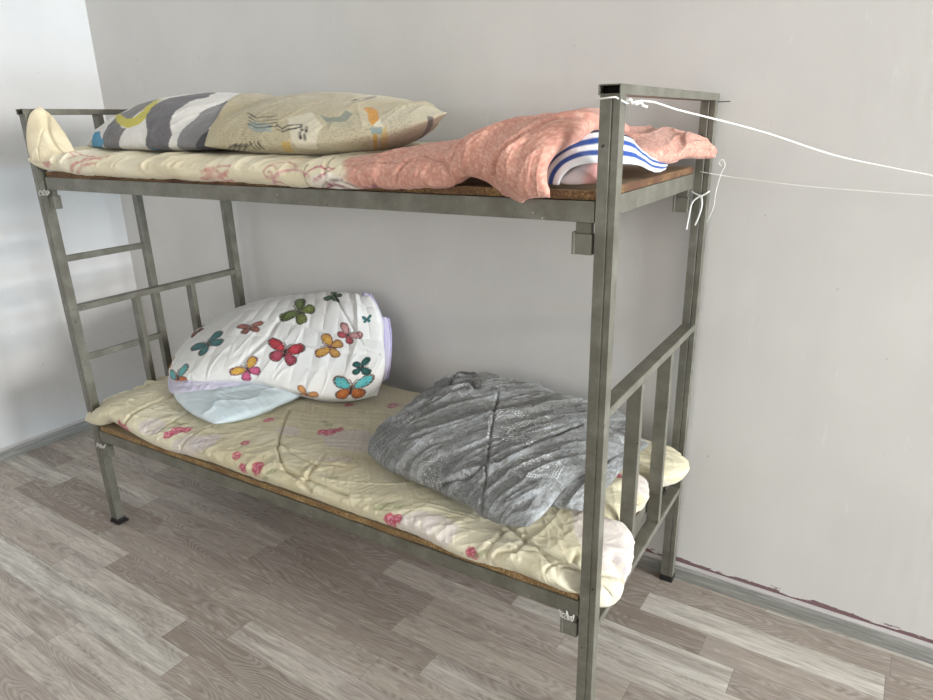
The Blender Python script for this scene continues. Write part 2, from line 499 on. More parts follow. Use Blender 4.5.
# open-ended top rails (flat tubes)
def tube_y(x, w, z0, z1, y0, y1, left, t=0.0022):
    """hollow rectangular tube along y"""
    o = [(x-w/2, z0), (x+w/2, z0), (x+w/2, z1), (x-w/2, z1)]
    i = [(x-w/2+t, z0+t), (x+w/2-t, z0+t), (x+w/2-t, z1-t), (x-w/2+t, z1-t)]
    V = [(a, y0, b) for a, b in o]+[(a, y0, b) for a, b in i]+[(a, y1, b) for a, b in o]+[(a, y1, b) for a, b in i]
    F = []
    for k in range(4):
        j = (k+1) % 4
        F += [(k, j, 8+j, 8+k), (4+k, 12+k, 12+j, 4+j), (k, 4+k, 4+j, j), (8+k, 8+j, 12+j, 12+k)]
    return shear(V, left), F
for left in (True, False):
    x = 0 if left else L; h = HL if left else H
    V, F = tube_y(x+(0 if left else 0.0), 0.041, h-0.018, h, -PY/2-0.006, W+PY/2+0.005, left)
    tr = bpart('top_rail', V, F, bevel=0.0012)
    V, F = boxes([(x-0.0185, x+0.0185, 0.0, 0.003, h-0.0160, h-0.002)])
    bpart('tube_end_shadow_plug', shear(V, left), F, M_DARK, 0, tr).name = 'shade_plug'  # near-black plug paints in the shade of the hollow tube end
zmR, zmL, zeR = 0.8922, 0.8745, 0.356
mids = [(L, zmR, False), (0, zmL, True)]
for x, z, left in mids:
    V, F = boxes([(x-0.018, x+0.018, PY/2, W-PY/2, z-0.021, z)])
    bpart('middle_rail', shear(V, left), F, bevel=0.0025)
for x, left in ((L, False), (0, True)):
    V, F = boxes([(x-0.018, x+0.018, PY/2, W-PY/2, zeR-0.021, zeR)])
    bpart('lower_rail', shear(V, left), F, bevel=0.0025)
    for y in (0.245, 0.49):
        V, F = boxes([(x-0.018, x+0.018, y-0.010, y+0.010, zeR, (zmR if not left else zmL)-0.021)])
        bpart('baluster', shear(V, left), F, bevel=0.002)
for y in (0.235, 0.475):
    V, F = boxes([(-0.018, 0.018, y-0.010, y+0.010, 1.318, HL-0.018)])
    bpart('baluster', shear(V, True), F, bevel=0.002)
# ladder at the left end
V, F = boxes([(-0.046, -0.020, 0.335, 0.362, 0.36, 1.30)])
lad = bpart('ladder_rail', shear(V, True), F, bevel=0.002)
for z in (1.036, 0.672):
    V, F = boxes([(-0.034, -0.016, PY/2-0.012, 0.335, z-0.011, z+0.011)])
    bpart('ladder_rung', shear(V, True), F, bevel=0.002)
# platforms of angle iron hung on corner sockets
def platform(zl, zr, name):
    def zz(x): return zl+(zr-zl)*(x/L)
    x0, x1, y0, y1 = 0.0214, L-0.0214, -PY/2, 0.712
    def rail(xa, xb, ya, yb, h0, h1):
        V = boxv(xa, xb, ya, yb, 0, 1)
        return [(a, b, zz(a)+(h0 if c == 0 else h1)) for a, b, c in V], BOXF
    t = 0.004
    parts = [rail(x0, x1, y0, y0+t, -0.04, 0), rail(x0, x1, y1-t, y1, -0.04, 0), rail(x0, x0+t, y0+t, y1-t, -0.04, 0), rail(x1-t, x1, y0+t, y1-t, -0.04, 0),
             rail(x0+t, x1-t, y0+t, y0+0.032, -t-0.001, -0.001), rail(x0+t, x1-t, y1-0.032, y1-t, -t-0.001, -0.001),
             rail(x0+t, x0+0.032, y0+0.032, y1-0.032, -t-0.001, -0.001), rail(x1-0.032, x1-t, y0+0.032, y1-0.032, -t-0.001, -0.001)]
    V, F = join(*parts)
    fr = bpart(name, V, F, bevel=0.0008)
    for xm in (0.5, 0.98, 1.46):
        V, F = rail(xm-0.018, xm+0.018, y0+t, y1-t, -0.012, -0.005)
        bpart('cross_bar', V, F, parent=fr, bevel=0)
    return fr
platform(1.3172, 1.3155, 'bed_platform'); platform(0.4020, 0.4150, 'bed_platform')
def socket(x, y, z1, s):
    """plate bent round a short stub under the platform corner"""
    V, F = boxes([(x-0.019, x+0.019, y-0.006, y+0.016, z1-0.062, z1-0.022), (x-0.016, x+0.016, y-0.003, y+0.012, z1-0.022, z1),
                  (x+s*0.019-0.003, x+s*0.019+0.003, y-0.008, y+0.016, z1-0.062, z1-0.018)])
    bpart('corner_socket', V, F, bevel=0.0015)
for zc in ((1.2765, 1.2755), (0.362, 0.374)):
    for yy in (-0.008, 0.69):
        socket(L-0.043, yy, zc[1], -1)
        socket(0.037+(XT*zc[0]/HL), yy, zc[0], 1)

# ------------------------------------------------------------------ bed boards
def board(name, z, x0, x1, y0, y1, th, wav, label, zl=0, mat=None):
    n = 160
    xs = np.linspace(x0, x1, n)
    rows = []
    for k, (yy, zz_) in enumerate(((y0, 0), (y0, th), (y1, th), (y1, 0))):
        e = fbm(xs*14, 0.3*k, 0, 5, 3)*wav
        zl_ = zl*(1-xs/L)
        rows.append(np.c_[xs, np.full(n, yy)+(e if yy == y0 else 0), np.full(n, z+zz_)-zl_])
    V = np.concatenate(rows)
    F = []
    for i in range(n-1):
        for k in range(4):
            j = (k+1) % 4
            F.append((k*n+i, k*n+i+1, j*n+i+1, j*n+i))
    F += [(0, n, 2*n, 3*n), (n-1, 4*n-1, 3*n-1, 2*n-1)]
    F = [f[::-1] for f in F]
    o = mesh_obj(name, V, F, mat or M_BOARD, None, ((x0+x1)/2, (y0+y1)/2, z))
    tag(o, label, 'board', 'particle boards on the bed platforms')
board('bed_board', 1.3175, 0.028, L-0.020, -0.011, 0.700, 0.0165, 0.001, 'brown particle board under the upper mattress, bare at its right end')
board('bed_board', 0.4160, 0.028, L-0.025, -0.010, 0.700, 0.018, 0.003, 'rough crumbling particle board sagging under the lower mattress', 0.0135, M_BOARD2)

# ------------------------------------------------------------------ soft goods
def shell(name, front, back, left, right, T, B, nu, nv, pu=2.6, pv=2.6, q=0.5, bumps=(), wr=None, paint=None, mat=None, zmin=None,
          parent=None, base=None, up_=None, lift=None, bk=1, cre=(), crecol=(150, 134, 98), crem=0.5, label=None, cat=None, group=None):
    """closed soft body: Coons surface between four border curves, thickened by T above and B below"""
    su = np.linspace(0, 1, nu); sv = np.linspace(0, 1, nv)
    u = 0.35*su+0.65*(0.5-0.5*np.cos(np.pi*su)); v = 0.35*sv+0.65*(0.5-0.5*np.cos(np.pi*sv))
    C0, C1 = spline(front, t=u), spline(back, t=u); D0, D1 = spline(left, t=v), spline(right, t=v)
    U, Vv = np.meshgrid(u, v, indexing='ij')
    a, b = U[..., None], Vv[..., None]
    M = (1-b)*C0[:, None]+b*C1[:, None] + (1-a)**bk*(D0[None]-(1-b)*D0[0]-b*D0[-1]) + a**bk*(D1[None]-(1-b)*D1[0]-b*D1[-1])
    for (bu, bv, ru, rv, am) in bumps:
        g = np.exp(-((U-bu)/ru)**2-((Vv-bv)/rv)**2)*am
        M[..., 2] += g
    if lift is not None: M = M+lift(U, Vv)
    du = np.gradient(M, u, axis=0); dv = np.gradient(M, v, axis=1)
    N = np.cross(du, dv); N /= np.linalg.norm(N, axis=2)[..., None]+1e-9
    if up_ is not None:
        N = N*(1-up_)+np.array([0, 0, 1.0])*up_
        N /= np.linalg.norm(N, axis=2)[..., None]
    e = (np.maximum(0, 1-np.abs(2*U-1)**pu)*np.maximum(0, 1-np.abs(2*Vv-1)**pv))**q
    Tt = T(U, Vv) if callable(T) else T; Bb = B(U, Vv) if callable(B) else B
    top = M+N*(Tt*e)[..., None]; bot = M-N*(Bb*e)[..., None]
    Lu = np.linalg.norm(np.diff(C0*0.5+C1*0.5, axis=0), axis=1).sum(); Lv = np.linalg.norm(np.diff(D0*0.5+D1*0.5, axis=0), axis=1).sum()
    MU, MV = U*Lu, Vv*Lv
    ed = np.minimum(1, e*3)
    def nrm(S):
        n = np.cross(np.gradient(S, axis=0), np.gradient(S, axis=1)); return n/(np.linalg.norm(n, axis=2)[..., None]+1e-12)
    if wr is not None:
        wt = wr(MU, MV, U, Vv, top)
        nt_ = nrm(top)
        # at the rim both sides move alike, outwards and along the normal
        rimn = nt_.copy(); rimn[..., 2] *= 0.3
        top = top+nt_*(wt*ed)[..., None]
        bot = bot-nrm(bot)*(-0.4*np.abs(wt)*ed)[..., None]
    if zmin is not None:
        f = (lambda P: zmin(P[..., 0], P[..., 1])) if callable(zmin) else (lambda P: zmin)
        zf = f(bot); bot[..., 2] = np.maximum(bot[..., 2], zf)
        top[..., 2] = np.maximum(top[..., 2], f(top)+0.0015*ed)
        rim = np.zeros(U.shape, bool); rim[0] = rim[-1] = True; rim[:, 0] = rim[:, -1] = True
        bot[rim] = top[rim]
    nt2 = nu*nv
    idx = np.arange(nt2).reshape(nu, nv)
    Vs = [top.reshape(-1, 3), bot.reshape(-1, 3)]
    ib = idx+nt2
    rim = np.zeros((nu, nv), bool); rim[0] = rim[-1] = True; rim[:, 0] = rim[:, -1] = True
    ib = np.where(rim, idx, ib)
    q1 = np.stack([idx[:-1, :-1], idx[1:, :-1], idx[1:, 1:], idx[:-1, 1:]], -1).reshape(-1, 4)
    q2 = np.stack([ib[:-1, :-1], ib[:-1, 1:], ib[1:, 1:], ib[1:, :-1]], -1).reshape(-1, 4)
    Vall = np.concatenate(Vs); Fall = np.concatenate([q1, q2])
    used = np.zeros(len(Vall), bool); used[Fall.ravel()] = True
    remap = np.cumsum(used)-1
    # cloth coordinate across: arc length from the front rim, positive over the top, negative underneath
    YT_ = np.concatenate([np.zeros((nu, 1)), np.cumsum(np.linalg.norm(np.diff(top, axis=1), axis=2), axis=1)], 1)
    YB_ = -np.concatenate([np.zeros((nu, 1)), np.cumsum(np.linalg.norm(np.diff(bot, axis=1), axis=2), axis=1)], 1)
    colT = paint(MU, YT_, U, Vv, top, 1); colB = paint(MU, YB_, U, Vv, bot, -1)
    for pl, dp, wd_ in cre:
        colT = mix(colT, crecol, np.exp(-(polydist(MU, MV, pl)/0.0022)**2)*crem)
    cols = np.concatenate([colT.reshape(-1, 3), colB.reshape(-1, 3)])[used]
    UV = np.concatenate([np.stack([MU, YT_, MV], -1).reshape(-1, 3), np.stack([MU, YB_, MV], -1).reshape(-1, 3)])[used] if DEV is not None else None
    Vall = Vall[used]; Fall = remap[Fall]
    if base is None: base = (Vall[:, 0].mean(), Vall[:, 1].mean(), Vall[:, 2].min())
    o = mesh_obj(name, Vall, Fall, mat, None, base, smooth=True, col=cols)
    if parent is not None:
        o.parent = parent; o.location = Vector(np.asarray(base)-np.asarray(parent['_b'])); o.rotation_euler = (0, 0, 0)
    o['_b'] = tuple(float(q_) for q_ in base)
    if DEV is not None: DEV[o.name] = (Vall.copy(), UV, len(Vall))
    if label: tag(o, label, cat, group)
    return o, top
DEV = globals().get('DEV_STORE')

# --- painting helpers
def blob(c, x, y, cx, cy, r, col, sx=1, ang=0, soft=0.25, m=1.0):
    ca, sa = math.cos(ang), math.sin(ang)
    a = ((x-cx)*ca+(y-cy)*sa)/(r*sx); b = (-(x-cx)*sa+(y-cy)*ca)/r
    d = np.hypot(a, b)
    return mix(c, col, (1-sm(1-soft, 1+soft, d))*m)
def stroke(c, x, y, pl, w, col, m=1.0):
    w = w*(1+0.5*vnoise(x*45, y*45, 0, 17))
    return mix(c, col, (1-sm(w*0.5, w*1.3, polydist(x, y, pl)))*m*(0.82+0.3*vnoise(x*120, y*120, 0, 18)))
def rose(c, x, y, cx, cy, r, col=(172, 54, 84), m=0.9):
    n = fbm(x*90, y*90, 0, 3, 3)
    d = np.hypot(x-cx, y-cy)/r+n*0.35
    c = mix(c, col, (1-sm(0.8, 1.1, d))*m)
    sw = np.sin(np.arctan2(y-cy, x-cx)*3+d*7)
    return mix(c, (236, 170, 188), (1-sm(0.5, 0.85, d))*sm(0.1, 0.8, sw)*0.75)
def dotted(c, x, y, cx, cy, rx, ry, ang, col=(186, 172, 192), pitch=0.006, m=0.6, seed=1):
    ca, sa = math.cos(ang), math.sin(ang)
    a = ((x-cx)*ca+(y-cy)*sa)/rx; b = (-(x-cx)*sa+(y-cy)*ca)/ry
    d = np.hypot(a, b)+0.12*vnoise(x*30, y*30, 0, seed)
    ins = 1-sm(0.92, 1.05, d)
    dots = sm(-0.1, 0.6, np.sin(x*6.283/pitch)*np.sin(y*6.283/pitch))
    c = mix(c, (208, 200, 204), ins*m*0.55)
    return mix(c, col, ins*dots*m)

# ================= lower mattress
M_SHEET = fabric('printed_cotton_cover', 0.7, 700, 0.13)
CREAM = (200, 192, 164)
LF = [(-0.012, -0.039, 0.446), (0.05, -0.039, 0.454), (0.13, -0.031, 0.486), (0.25, -0.037000000000000005, 0.476), (0.43, -0.039, 0.458), (0.58, -0.037000000000000005, 0.466), (0.73, -0.037000000000000005, 0.47), (0.9, -0.039, 0.469), (1.12, -0.039, 0.473), (1.28, -0.037000000000000005, 0.469), (1.46, -0.039, 0.473), (1.64, -0.037000000000000005, 0.455), (1.76, -0.033, 0.471), (1.86, -0.024999999999999998, 0.471), (1.915, 0.015, 0.459)]
LBk = [(-0.02, 0.655, 0.475), (0.5, 0.69, 0.475), (1.0, 0.69, 0.475), (1.5, 0.69, 0.475), (1.80, 0.69, 0.48), (1.90, 0.672, 0.485)]
LL = [(-0.012, -0.039, 0.446), (-0.028, 0.03, 0.462), (-0.024, 0.2, 0.475), (-0.02, 0.5, 0.475), (-0.02, 0.655, 0.475)]
LR = [(1.915, 0.015, 0.459), (1.970, 0.026, 0.436), (1.994, 0.038, 0.404), (1.998, 0.110, 0.426), (1.984, 0.185, 0.444), (1.950, 0.226, 0.470), (1.922, 0.262, 0.478), (1.936, 0.320, 0.470),
      (1.952, 0.390, 0.462), (1.944, 0.440, 0.468), (1.918, 0.485, 0.480), (1.960, 0.520, 0.470), (2.002, 0.575, 0.466), (2.006, 0.625, 0.472), (1.968, 0.662, 0.482), (1.90, 0.672, 0.485)]
lcre = [([(0.02, 0.0), (0.10, 0.30), (0.12, 0.7)], 0.010, 0.007), ([(0.72, 0.34), (0.817, 0.205), (0.905, 0.102), (1.00, 0.034), (1.134, 0.0)], 0.007, 0.005), ([(0.87, 0.14), (0.98, 0.10), (1.066, 0.085), (1.16, 0.12)], 0.005, 0.005),
        ([(1.06, 0.09), (1.07, 0.03)], 0.006, 0.006), ([(1.06, 0.16), (1.10, 0.02)], 0.006, 0.006), ([(1.0, 0.03), (1.25, 0.02)], 0.008, 0.006),
        ([(1.60, 0.17), (1.74, 0.09), (1.88, 0.0)], 0.006, 0.005), ([(1.72, 0.0), (1.94, 0.14)], 0.005, 0.005), ([(1.76, 0.02), (1.74, 0.1)], 0.008, 0.006), ([(1.70, 0.0), (1.69, 0.1)], 0.007, 0.006),
        ([(0.26, 0.0), (0.25, 0.35), (0.30, 0.7)], 0.009, 0.007), ([(0.42, 0.02), (0.40, 0.2)], 0.006, 0.006), ([(1.85, 0.0), (1.84, 0.12)], 0.006, 0.005), ([(0.56, 0.0), (0.57, 0.12)], 0.006, 0.006),
        ([(1.90, 0.15), (2.0, 0.10)], 0.012, 0.008), ([(1.88, 0.40), (2.0, 0.36)], 0.014, 0.012), ([(1.88, 0.27), (2.0, 0.27)], 0.02, 0.016), ([(1.88, 0.5), (2.0, 0.5)], 0.02, 0.016), ([(1.96, 0.58), (2.05, 0.60)], 0.012, 0.008)]
def wr_lower(x, y, U, V, P):
    w = 0.006*fbm(x*5, y*5, 0, 11, 3)
    # puckers at the two ends run out from the seams
    endl = 1-sm(0.0, 0.26, x); endr = sm(1.72, 1.95, x)
    w = w+0.009*ridges(x, y, 0.25, 18, 3, 21, 0.3, 1.8)*endl+0.007*ridges(x, y, 0.25, 17, 3, 23, 0.3, 1.8)*endr+0.005*ridges(x, y, 0.1, 38, 6, 24, 0.4, 1.6)*endr
    fr = 1-sm(0.05, 0.28, y)
    w = w+0.0042*ridges(x, y, 1.25, 11, 2.5, 31, 0.4, 2.2)*(0.3+0.7*fr)
    w = w+0.0030*ridges(x, y, 0.35, 22, 4, 37, 0.4, 2.2)+0.0016*ridges(x, y, 2.2, 50, 7, 39, 0.5, 1.8)+0.0015*ridges(x, y, 0.9, 60, 9, 38, 0.5, 1.8)
    for pl, dp, wd_ in lcre:
        d = polydist(x, y, pl)
        w = w-dp*np.exp(-(d/wd_)**2)+dp*0.15*np.exp(-((d-wd_*2.2)/(wd_*1.5))**2)
    return w
def pt_lower(x, y, U, V, P, side):
    c = np.ones(x.shape+(3,))*lin(CREAM)
    n = fbm(x*6, y*6, 0, 71, 4)
    c = mix(c, (196, 182, 144), sm(0.0, 0.7, n)*0.45); c = mix(c, (226, 220, 200), sm(0.0, 0.6, -n)*0.5)
    c = mix(c, (216, 212, 202), sm(1.84, 1.95, x)*(1-sm(0.25, 0.4, y))*0.6)
    for cx, cy, rx, ry, an in ((0.60, 0.03, 0.10, 0.045, 0.3), (1.09, 0.30, 0.14, 0.07, 0.1), (1.515, 0.02, 0.085, 0.055, 0.4), (1.885, 0.26, 0.09, 0.10, 0.3), (0.84, 0.24, 0.05, 0.03, 0.3), (0.64, 0.06, 0.05, 0.03, 0.9), (1.25, 0.55, 0.12, 0.07, 0.0), (1.92, 0.62, 0.08, 0.06, 0.6), (0.37, 0.05, 0.05, 0.04, 0.2)):
        c = dotted(c, x, y, cx, cy, rx, ry, an)
    for cx, cy, r in ((0.484, 0.070, 0.028), (0.47, 0.042, 0.02), (0.51, 0.085, 0.018), (0.778, 0.102, 0.017), (0.807, 0.038, 0.017), (0.855, 0.008, 0.017), (0.912, 0.024, 0.024), (0.967, 0.306, 0.026), (0.945, 0.292, 0.016), (0.985, 0.335, 0.016),
                      (1.412, 0.000, 0.022), (1.436, 0.016, 0.013), (1.660, 0.006, 0.018), (1.823, 0.329, 0.020), (1.841, 0.533, 0.022), (0.719, 0.262, 0.018), (0.88, 0.51, 0.016), (1.02, 0.60, 0.022), (0.26, -0.01, 0.020), (0.23, 0.0, 0.014)):
        c = rose(c, x, y, cx, cy, r)
    for pl in ([(0.44, 0.11), (0.48, 0.10), (0.54, 0.10)], [(0.78, 0.10), (0.80, 0.04), (0.83, 0.0)], [(0.90, 0.35), (0.94, 0.33), (1.02, 0.34)], [(1.36, 0.02), (1.40, 0.03), (1.45, 0.07)], [(1.06, 0.13), (1.10, 0.17), (1.16, 0.17), (1.13, 0.20)], [(1.02, 0.11), (1.07, 0.12), (1.12, 0.15)], [(1.63, 0.0), (1.66, -0.01), (1.69, 0.02)]):
        c = stroke(c, x, y, pl, 0.0022, (150, 140, 108), 0.7)
    for cx, cy in ((0.43, 0.105), (0.46, 0.115), (0.95, 0.0), (0.97, 0.03), (0.90, 0.35), (0.93, 0.345), (1.37, 0.03), (1.39, 0.045), (1.42, 0.05), (1.68, 0.01), (1.17, 0.08)):
        c = blob(c, x, y, cx, cy, 0.008, (132, 138, 100), 2.2, 0.6, 0.3, 0.65)
    for cx, cy in ((1.09, 0.155), (1.13, 0.175), (1.03, 0.60), (1.10, 0.58)):
        c = dotted(c, x, y, cx, cy, 0.035, 0.012, 0.4, (160, 124, 112), 0.007, 0.7)
    return c
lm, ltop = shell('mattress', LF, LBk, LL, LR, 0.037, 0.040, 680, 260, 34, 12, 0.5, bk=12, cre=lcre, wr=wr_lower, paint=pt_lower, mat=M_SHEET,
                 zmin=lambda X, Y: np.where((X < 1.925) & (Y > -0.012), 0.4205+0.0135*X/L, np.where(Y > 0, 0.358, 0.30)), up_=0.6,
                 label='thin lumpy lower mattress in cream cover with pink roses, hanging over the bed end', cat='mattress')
# height of the lower mattress, for what lies on it
gx = np.linspace(-0.1, 2.1, 111); gy = np.linspace(-0.1, 0.8, 46)
HG = np.full((111, 46), 0.44)
ii = np.clip(((ltop[..., 0]+0.1)/0.02).round().astype(int), 0, 110); jj = np.clip(((ltop[..., 1]+0.1)/0.02).round().astype(int), 0, 45)
np.maximum.at(HG, (ii, jj), ltop[..., 2])
def bil(G, X, Y):
    fx = np.clip((X+0.1)/0.02, 0, G.shape[0]-1.001); fy = np.clip((Y+0.1)/0.02, 0, G.shape[1]-1.001)
    i, j = fx.astype(int), fy.astype(int); fx, fy = fx-i, fy-j
    return G[i, j]*(1-fx)*(1-fy)+G[i+1, j]*fx*(1-fy)+G[i, j+1]*(1-fx)*fy+G[i+1, j+1]*fx*fy
hlow = lambda X, Y: bil(HG, X, Y)+0.001

# ================= light blue pillow
M_COT = fabric('cotton', 0.75, 900, 0.15)
def wr_bp(x, y, U, V, P):
    return 0.007*ridges(x, y, 1.1, 13, 3, 5, 0.6)+0.004*ridges(x, y, 0.3, 22, 5, 8, 0.5)+0.004*fbm(x*8, y*8, 0, 4, 3)
def pt_bp(x, y, U, V, P, side):
    c = np.ones(x.shape+(3,))*lin((200, 214, 220))
    n = fbm(x*7, y*7, 0, 9, 3)
    c = mix(c, (222, 230, 236), sm(0, 0.6, n)*0.6)
    return mix(c, (176, 190, 196), sm(0, 0.6, -n)*0.4)
bp, bptop = shell('pillow', [(0.165, 0.205, 0.545), (0.30, 0.135, 0.535), (0.45, 0.085, 0.53), (0.60, 0.062, 0.530)], [(0.26, 0.58, 0.55), (0.45, 0.55, 0.55), (0.70, 0.46, 0.55)],
               [(0.165, 0.205, 0.545), (0.2, 0.4, 0.55), (0.26, 0.58, 0.55)], [(0.60, 0.062, 0.530), (0.665, 0.18, 0.535), (0.685, 0.32, 0.54), (0.70, 0.46, 0.55)],
               0.040, 0.045, 200, 180, 3.5, 3.5, 0.55, wr=wr_bp, paint=pt_bp, mat=M_COT, zmin=hlow,
               label='pale blue plain pillow squashed under the butterfly duvet', cat='pillow')

# ================= butterfly duvet
BF = []     # filled below: (u, v, size, angle, wing colours)
def butterfly(c, x, y, cx, cy, s, ang, c1, c2, edge, flip=1):
    """two fore wings, two hind wings with dark rims, a body and feelers"""
    ca, sa = math.cos(ang), math.sin(ang)
    X = ((x-cx)*ca+(y-cy)*sa)/s; Y = flip*(-(x-cx)*sa+(y-cy)*ca)/s
    near = (np.abs(X) < 1.4) & (np.abs(Y) < 1.4)
    if not near.any(): return c
    for sg in (-1, 1):
        for (wx, wy, rx, ry, wa, cc) in ((0.52, 0.36, 0.58, 0.35, 0.62, c1), (0.36, -0.32, 0.42, 0.32, -0.80, c2)):
            dx, dy = sg*X-wx, Y-wy
            p = (dx*math.cos(wa)+dy*math.sin(wa))/rx; q = (-dx*math.sin(wa)+dy*math.cos(wa))/ry
            q = q/(1+0.28*p)
            d = np.hypot(p, q)
            c = mix(c, edge, (1-sm(0.97, 1.07, d)))
            veins = sm(0.75, 1.0, np.abs(np.sin(np.arctan2(dy+ry*0.4, dx+rx*0.9)*13)))
            inner = 1-sm(0.72, 0.86, d+0.06*vnoise(X*6, Y*6, 0, 2))
            c = mix(c, cc, inner)
            c = mix(c, edge, inner*veins*0.45)
            c = mix(c, tuple(np.minimum(255, np.array(cc)*0.9+45)), (1-sm(0.2, 0.6, d))*0.35)
            spots = sm(0.35, 0.6, vnoise(X*11+wx*9, Y*11, 0, 8)); c = mix(c, edge, inner*spots*0.5); c = mix(c, (226, 214, 200), (np.abs(d-0.9) < 0.05)*sm(0.6, 0.8, np.sin(np.arctan2(q, p)*14))*0.7)
    c = mix(c, (60, 38, 34), 1-sm(0.8, 1.1, np.hypot(X/0.055, (Y+0.05)/0.36)))
    for sg in (-1, 1):
        c = mix(c, (70, 52, 44), (1-sm(0.02, 0.045, polydist(X, Y, [(0, 0.28), (sg*0.10, 0.5), (sg*0.2, 0.62)])))*0.9)
    return c
BFLY = [  # along, across, size, turn, fore wings, hind wings, rims
    (0.224, 0.167, 0.0630, 0.74, (52, 110, 112), (60, 120, 118), (26, 52, 56)),
    (0.088, 0.266, 0.0500, 1.16, (150, 84, 66), (120, 66, 54), (60, 34, 30)),
    (0.348, 0.239, 0.0423, 0.28, (160, 96, 84), (140, 84, 70), (74, 44, 40)),
    (0.509, 0.35, 0.0714, 1.19, (92, 110, 52), (112, 124, 60), (44, 56, 30)),
    (0.494, 0.145, 0.0642, 0.01, (186, 58, 70), (160, 66, 84), (70, 30, 36)),
    (0.646, 0.208, 0.0529, 1.4, (206, 160, 74), (198, 152, 80), (110, 60, 50)),
    (0.703, 0.272, 0.0430, -0.61, (196, 150, 150), (176, 80, 88), (96, 48, 56)),
    (0.394, 0.044, 0.0471, 0.82, (214, 170, 66), (196, 90, 130), (110, 60, 84)),
    (0.142, 0.019, 0.0550, 0.32, (88, 178, 180), (206, 110, 60), (96, 66, 52)),
    (0.732, 0.057, 0.0556, 0.01, (84, 182, 188), (190, 106, 50), (84, 60, 46)),
    (0.648, 0.455, 0.0440, 1.06, (60, 90, 62), (60, 90, 62), (34, 50, 40)),
    (0.747, 0.136, 0.0345, -1.48, (34, 84, 80), (34, 84, 80), (22, 46, 48)),
    (0.598, 0.008, 0.0341, -0.24, (206, 150, 96), (200, 140, 90), (140, 90, 60)),
    (0.038, 0.07, 0.0364, 2.01, (196, 140, 80), (180, 120, 70), (110, 70, 50)),
    (0.774, 0.329, 0.0178, -0.14, (44, 110, 112), (44, 110, 112), (30, 70, 72)),
]
M_DUV = fabric('duvet_cotton', 0.7, 900, 0.12)
DF = [(0.125, 0.245, 0.555), (0.22, 0.19, 0.562), (0.34, 0.185, 0.585), (0.45, 0.22, 0.602), (0.56, 0.28, 0.592), (0.68, 0.33, 0.565), (0.80, 0.37, 0.545), (0.90, 0.43, 0.540), (0.945, 0.49, 0.545)]
DB = [(0.03, 0.58, 0.665), (0.12, 0.655, 0.712), (0.28, 0.672, 0.765), (0.42, 0.68, 0.800), (0.56, 0.685, 0.828), (0.70, 0.685, 0.842), (0.785, 0.675, 0.850)]
DL = [(0.125, 0.245, 0.555), (0.085, 0.32, 0.595), (0.04, 0.44, 0.640), (0.03, 0.58, 0.665)]
DR = [(0.945, 0.49, 0.545), (0.940, 0.545, 0.620), (0.900, 0.60, 0.70), (0.865, 0.635, 0.785), (0.785, 0.675, 0.850)]
dcre = [([(0.645, 0.33), (0.656, 0.307), (0.692, 0.247), (0.729, 0.205), (0.755, 0.150), (0.80, 0.13)], 0.009, 0.005), ([(0.35, 0.02), (0.42, 0.12), (0.44, 0.2)], 0.006, 0.008)]
def wr_duv(x, y, U, V, P):
    w = 0.004*fbm(x*6, y*6, 0, 41, 3)
    # small quilting puckers in rows
    gx_, gy_ = x/0.055, y/0.06
    jx = vnoise(np.floor(gy_)*3.3, np.floor(gy_), 0, 6)*0.5
    w = w+0.0045*np.abs(np.sin(np.pi*(gx_+jx)))**0.5*np.abs(np.sin(np.pi*gy_))**0.5
    w = w+0.0035*ridges(x, y, 1.2, 26, 8, 45, 0.5)*sm(0.5, 0.95, 1-V+0.2)
    w = w+0.008*ridges(x, y, 1.3, 9, 2, 46, 0.4)*sm(0.72, 0.95, U)
    for pl, dp, wd_ in dcre:
        d = polydist(x, y, pl); w = w-dp*np.exp(-(d/wd_)**2)
    return w
def pt_duv(x, y, U, V, P, side):
    c = np.ones(x.shape+(3,))*lin((226, 226, 224))
    n = fbm(x*5, y*5, 0, 77, 3)
    c = mix(c, (238, 240, 242), sm(0, 0.6, n)*0.6)
    if side < 0:
        return mix(c, (206, 204, 220), np.ones(x.shape)*0.8)
    for b in BFLY: c = butterfly(c, x, y, *b)
    return c
hduv = lambda X, Y: np.maximum(hlow(X, Y), 0.50)
dv, dtop = shell('duvet', DF, DB, DL, DR, 0.046, 0.13, 420, 300, 5, 4.5, 0.5, wr=wr_duv, paint=pt_duv, mat=M_DUV, zmin=hlow,
           bumps=((0.45, 0.40, 0.4, 0.30, 0.015),),
           label='white folded duvet printed with coloured butterflies, heaped against wall on lower bunk', cat='duvet')
M_LILAC = plain('lilac_binding', (178, 168, 206), 0.8, var=0.05)
def pt_lil(x, y, U, V, P, side):
    c = np.ones(x.shape+(3,))*lin((200, 196, 214))
    return mix(c, (176, 170, 204), sm(0.1, 0.6, fbm(x*20, y*60, 0, 5, 3))*0.6)
def wr_lil(x, y, U, V, P): return 0.003*ridges(x, y, 1.2, 30, 8, 61, 0.5)+0.002*fbm(x*30, y*30, 0, 3, 2)
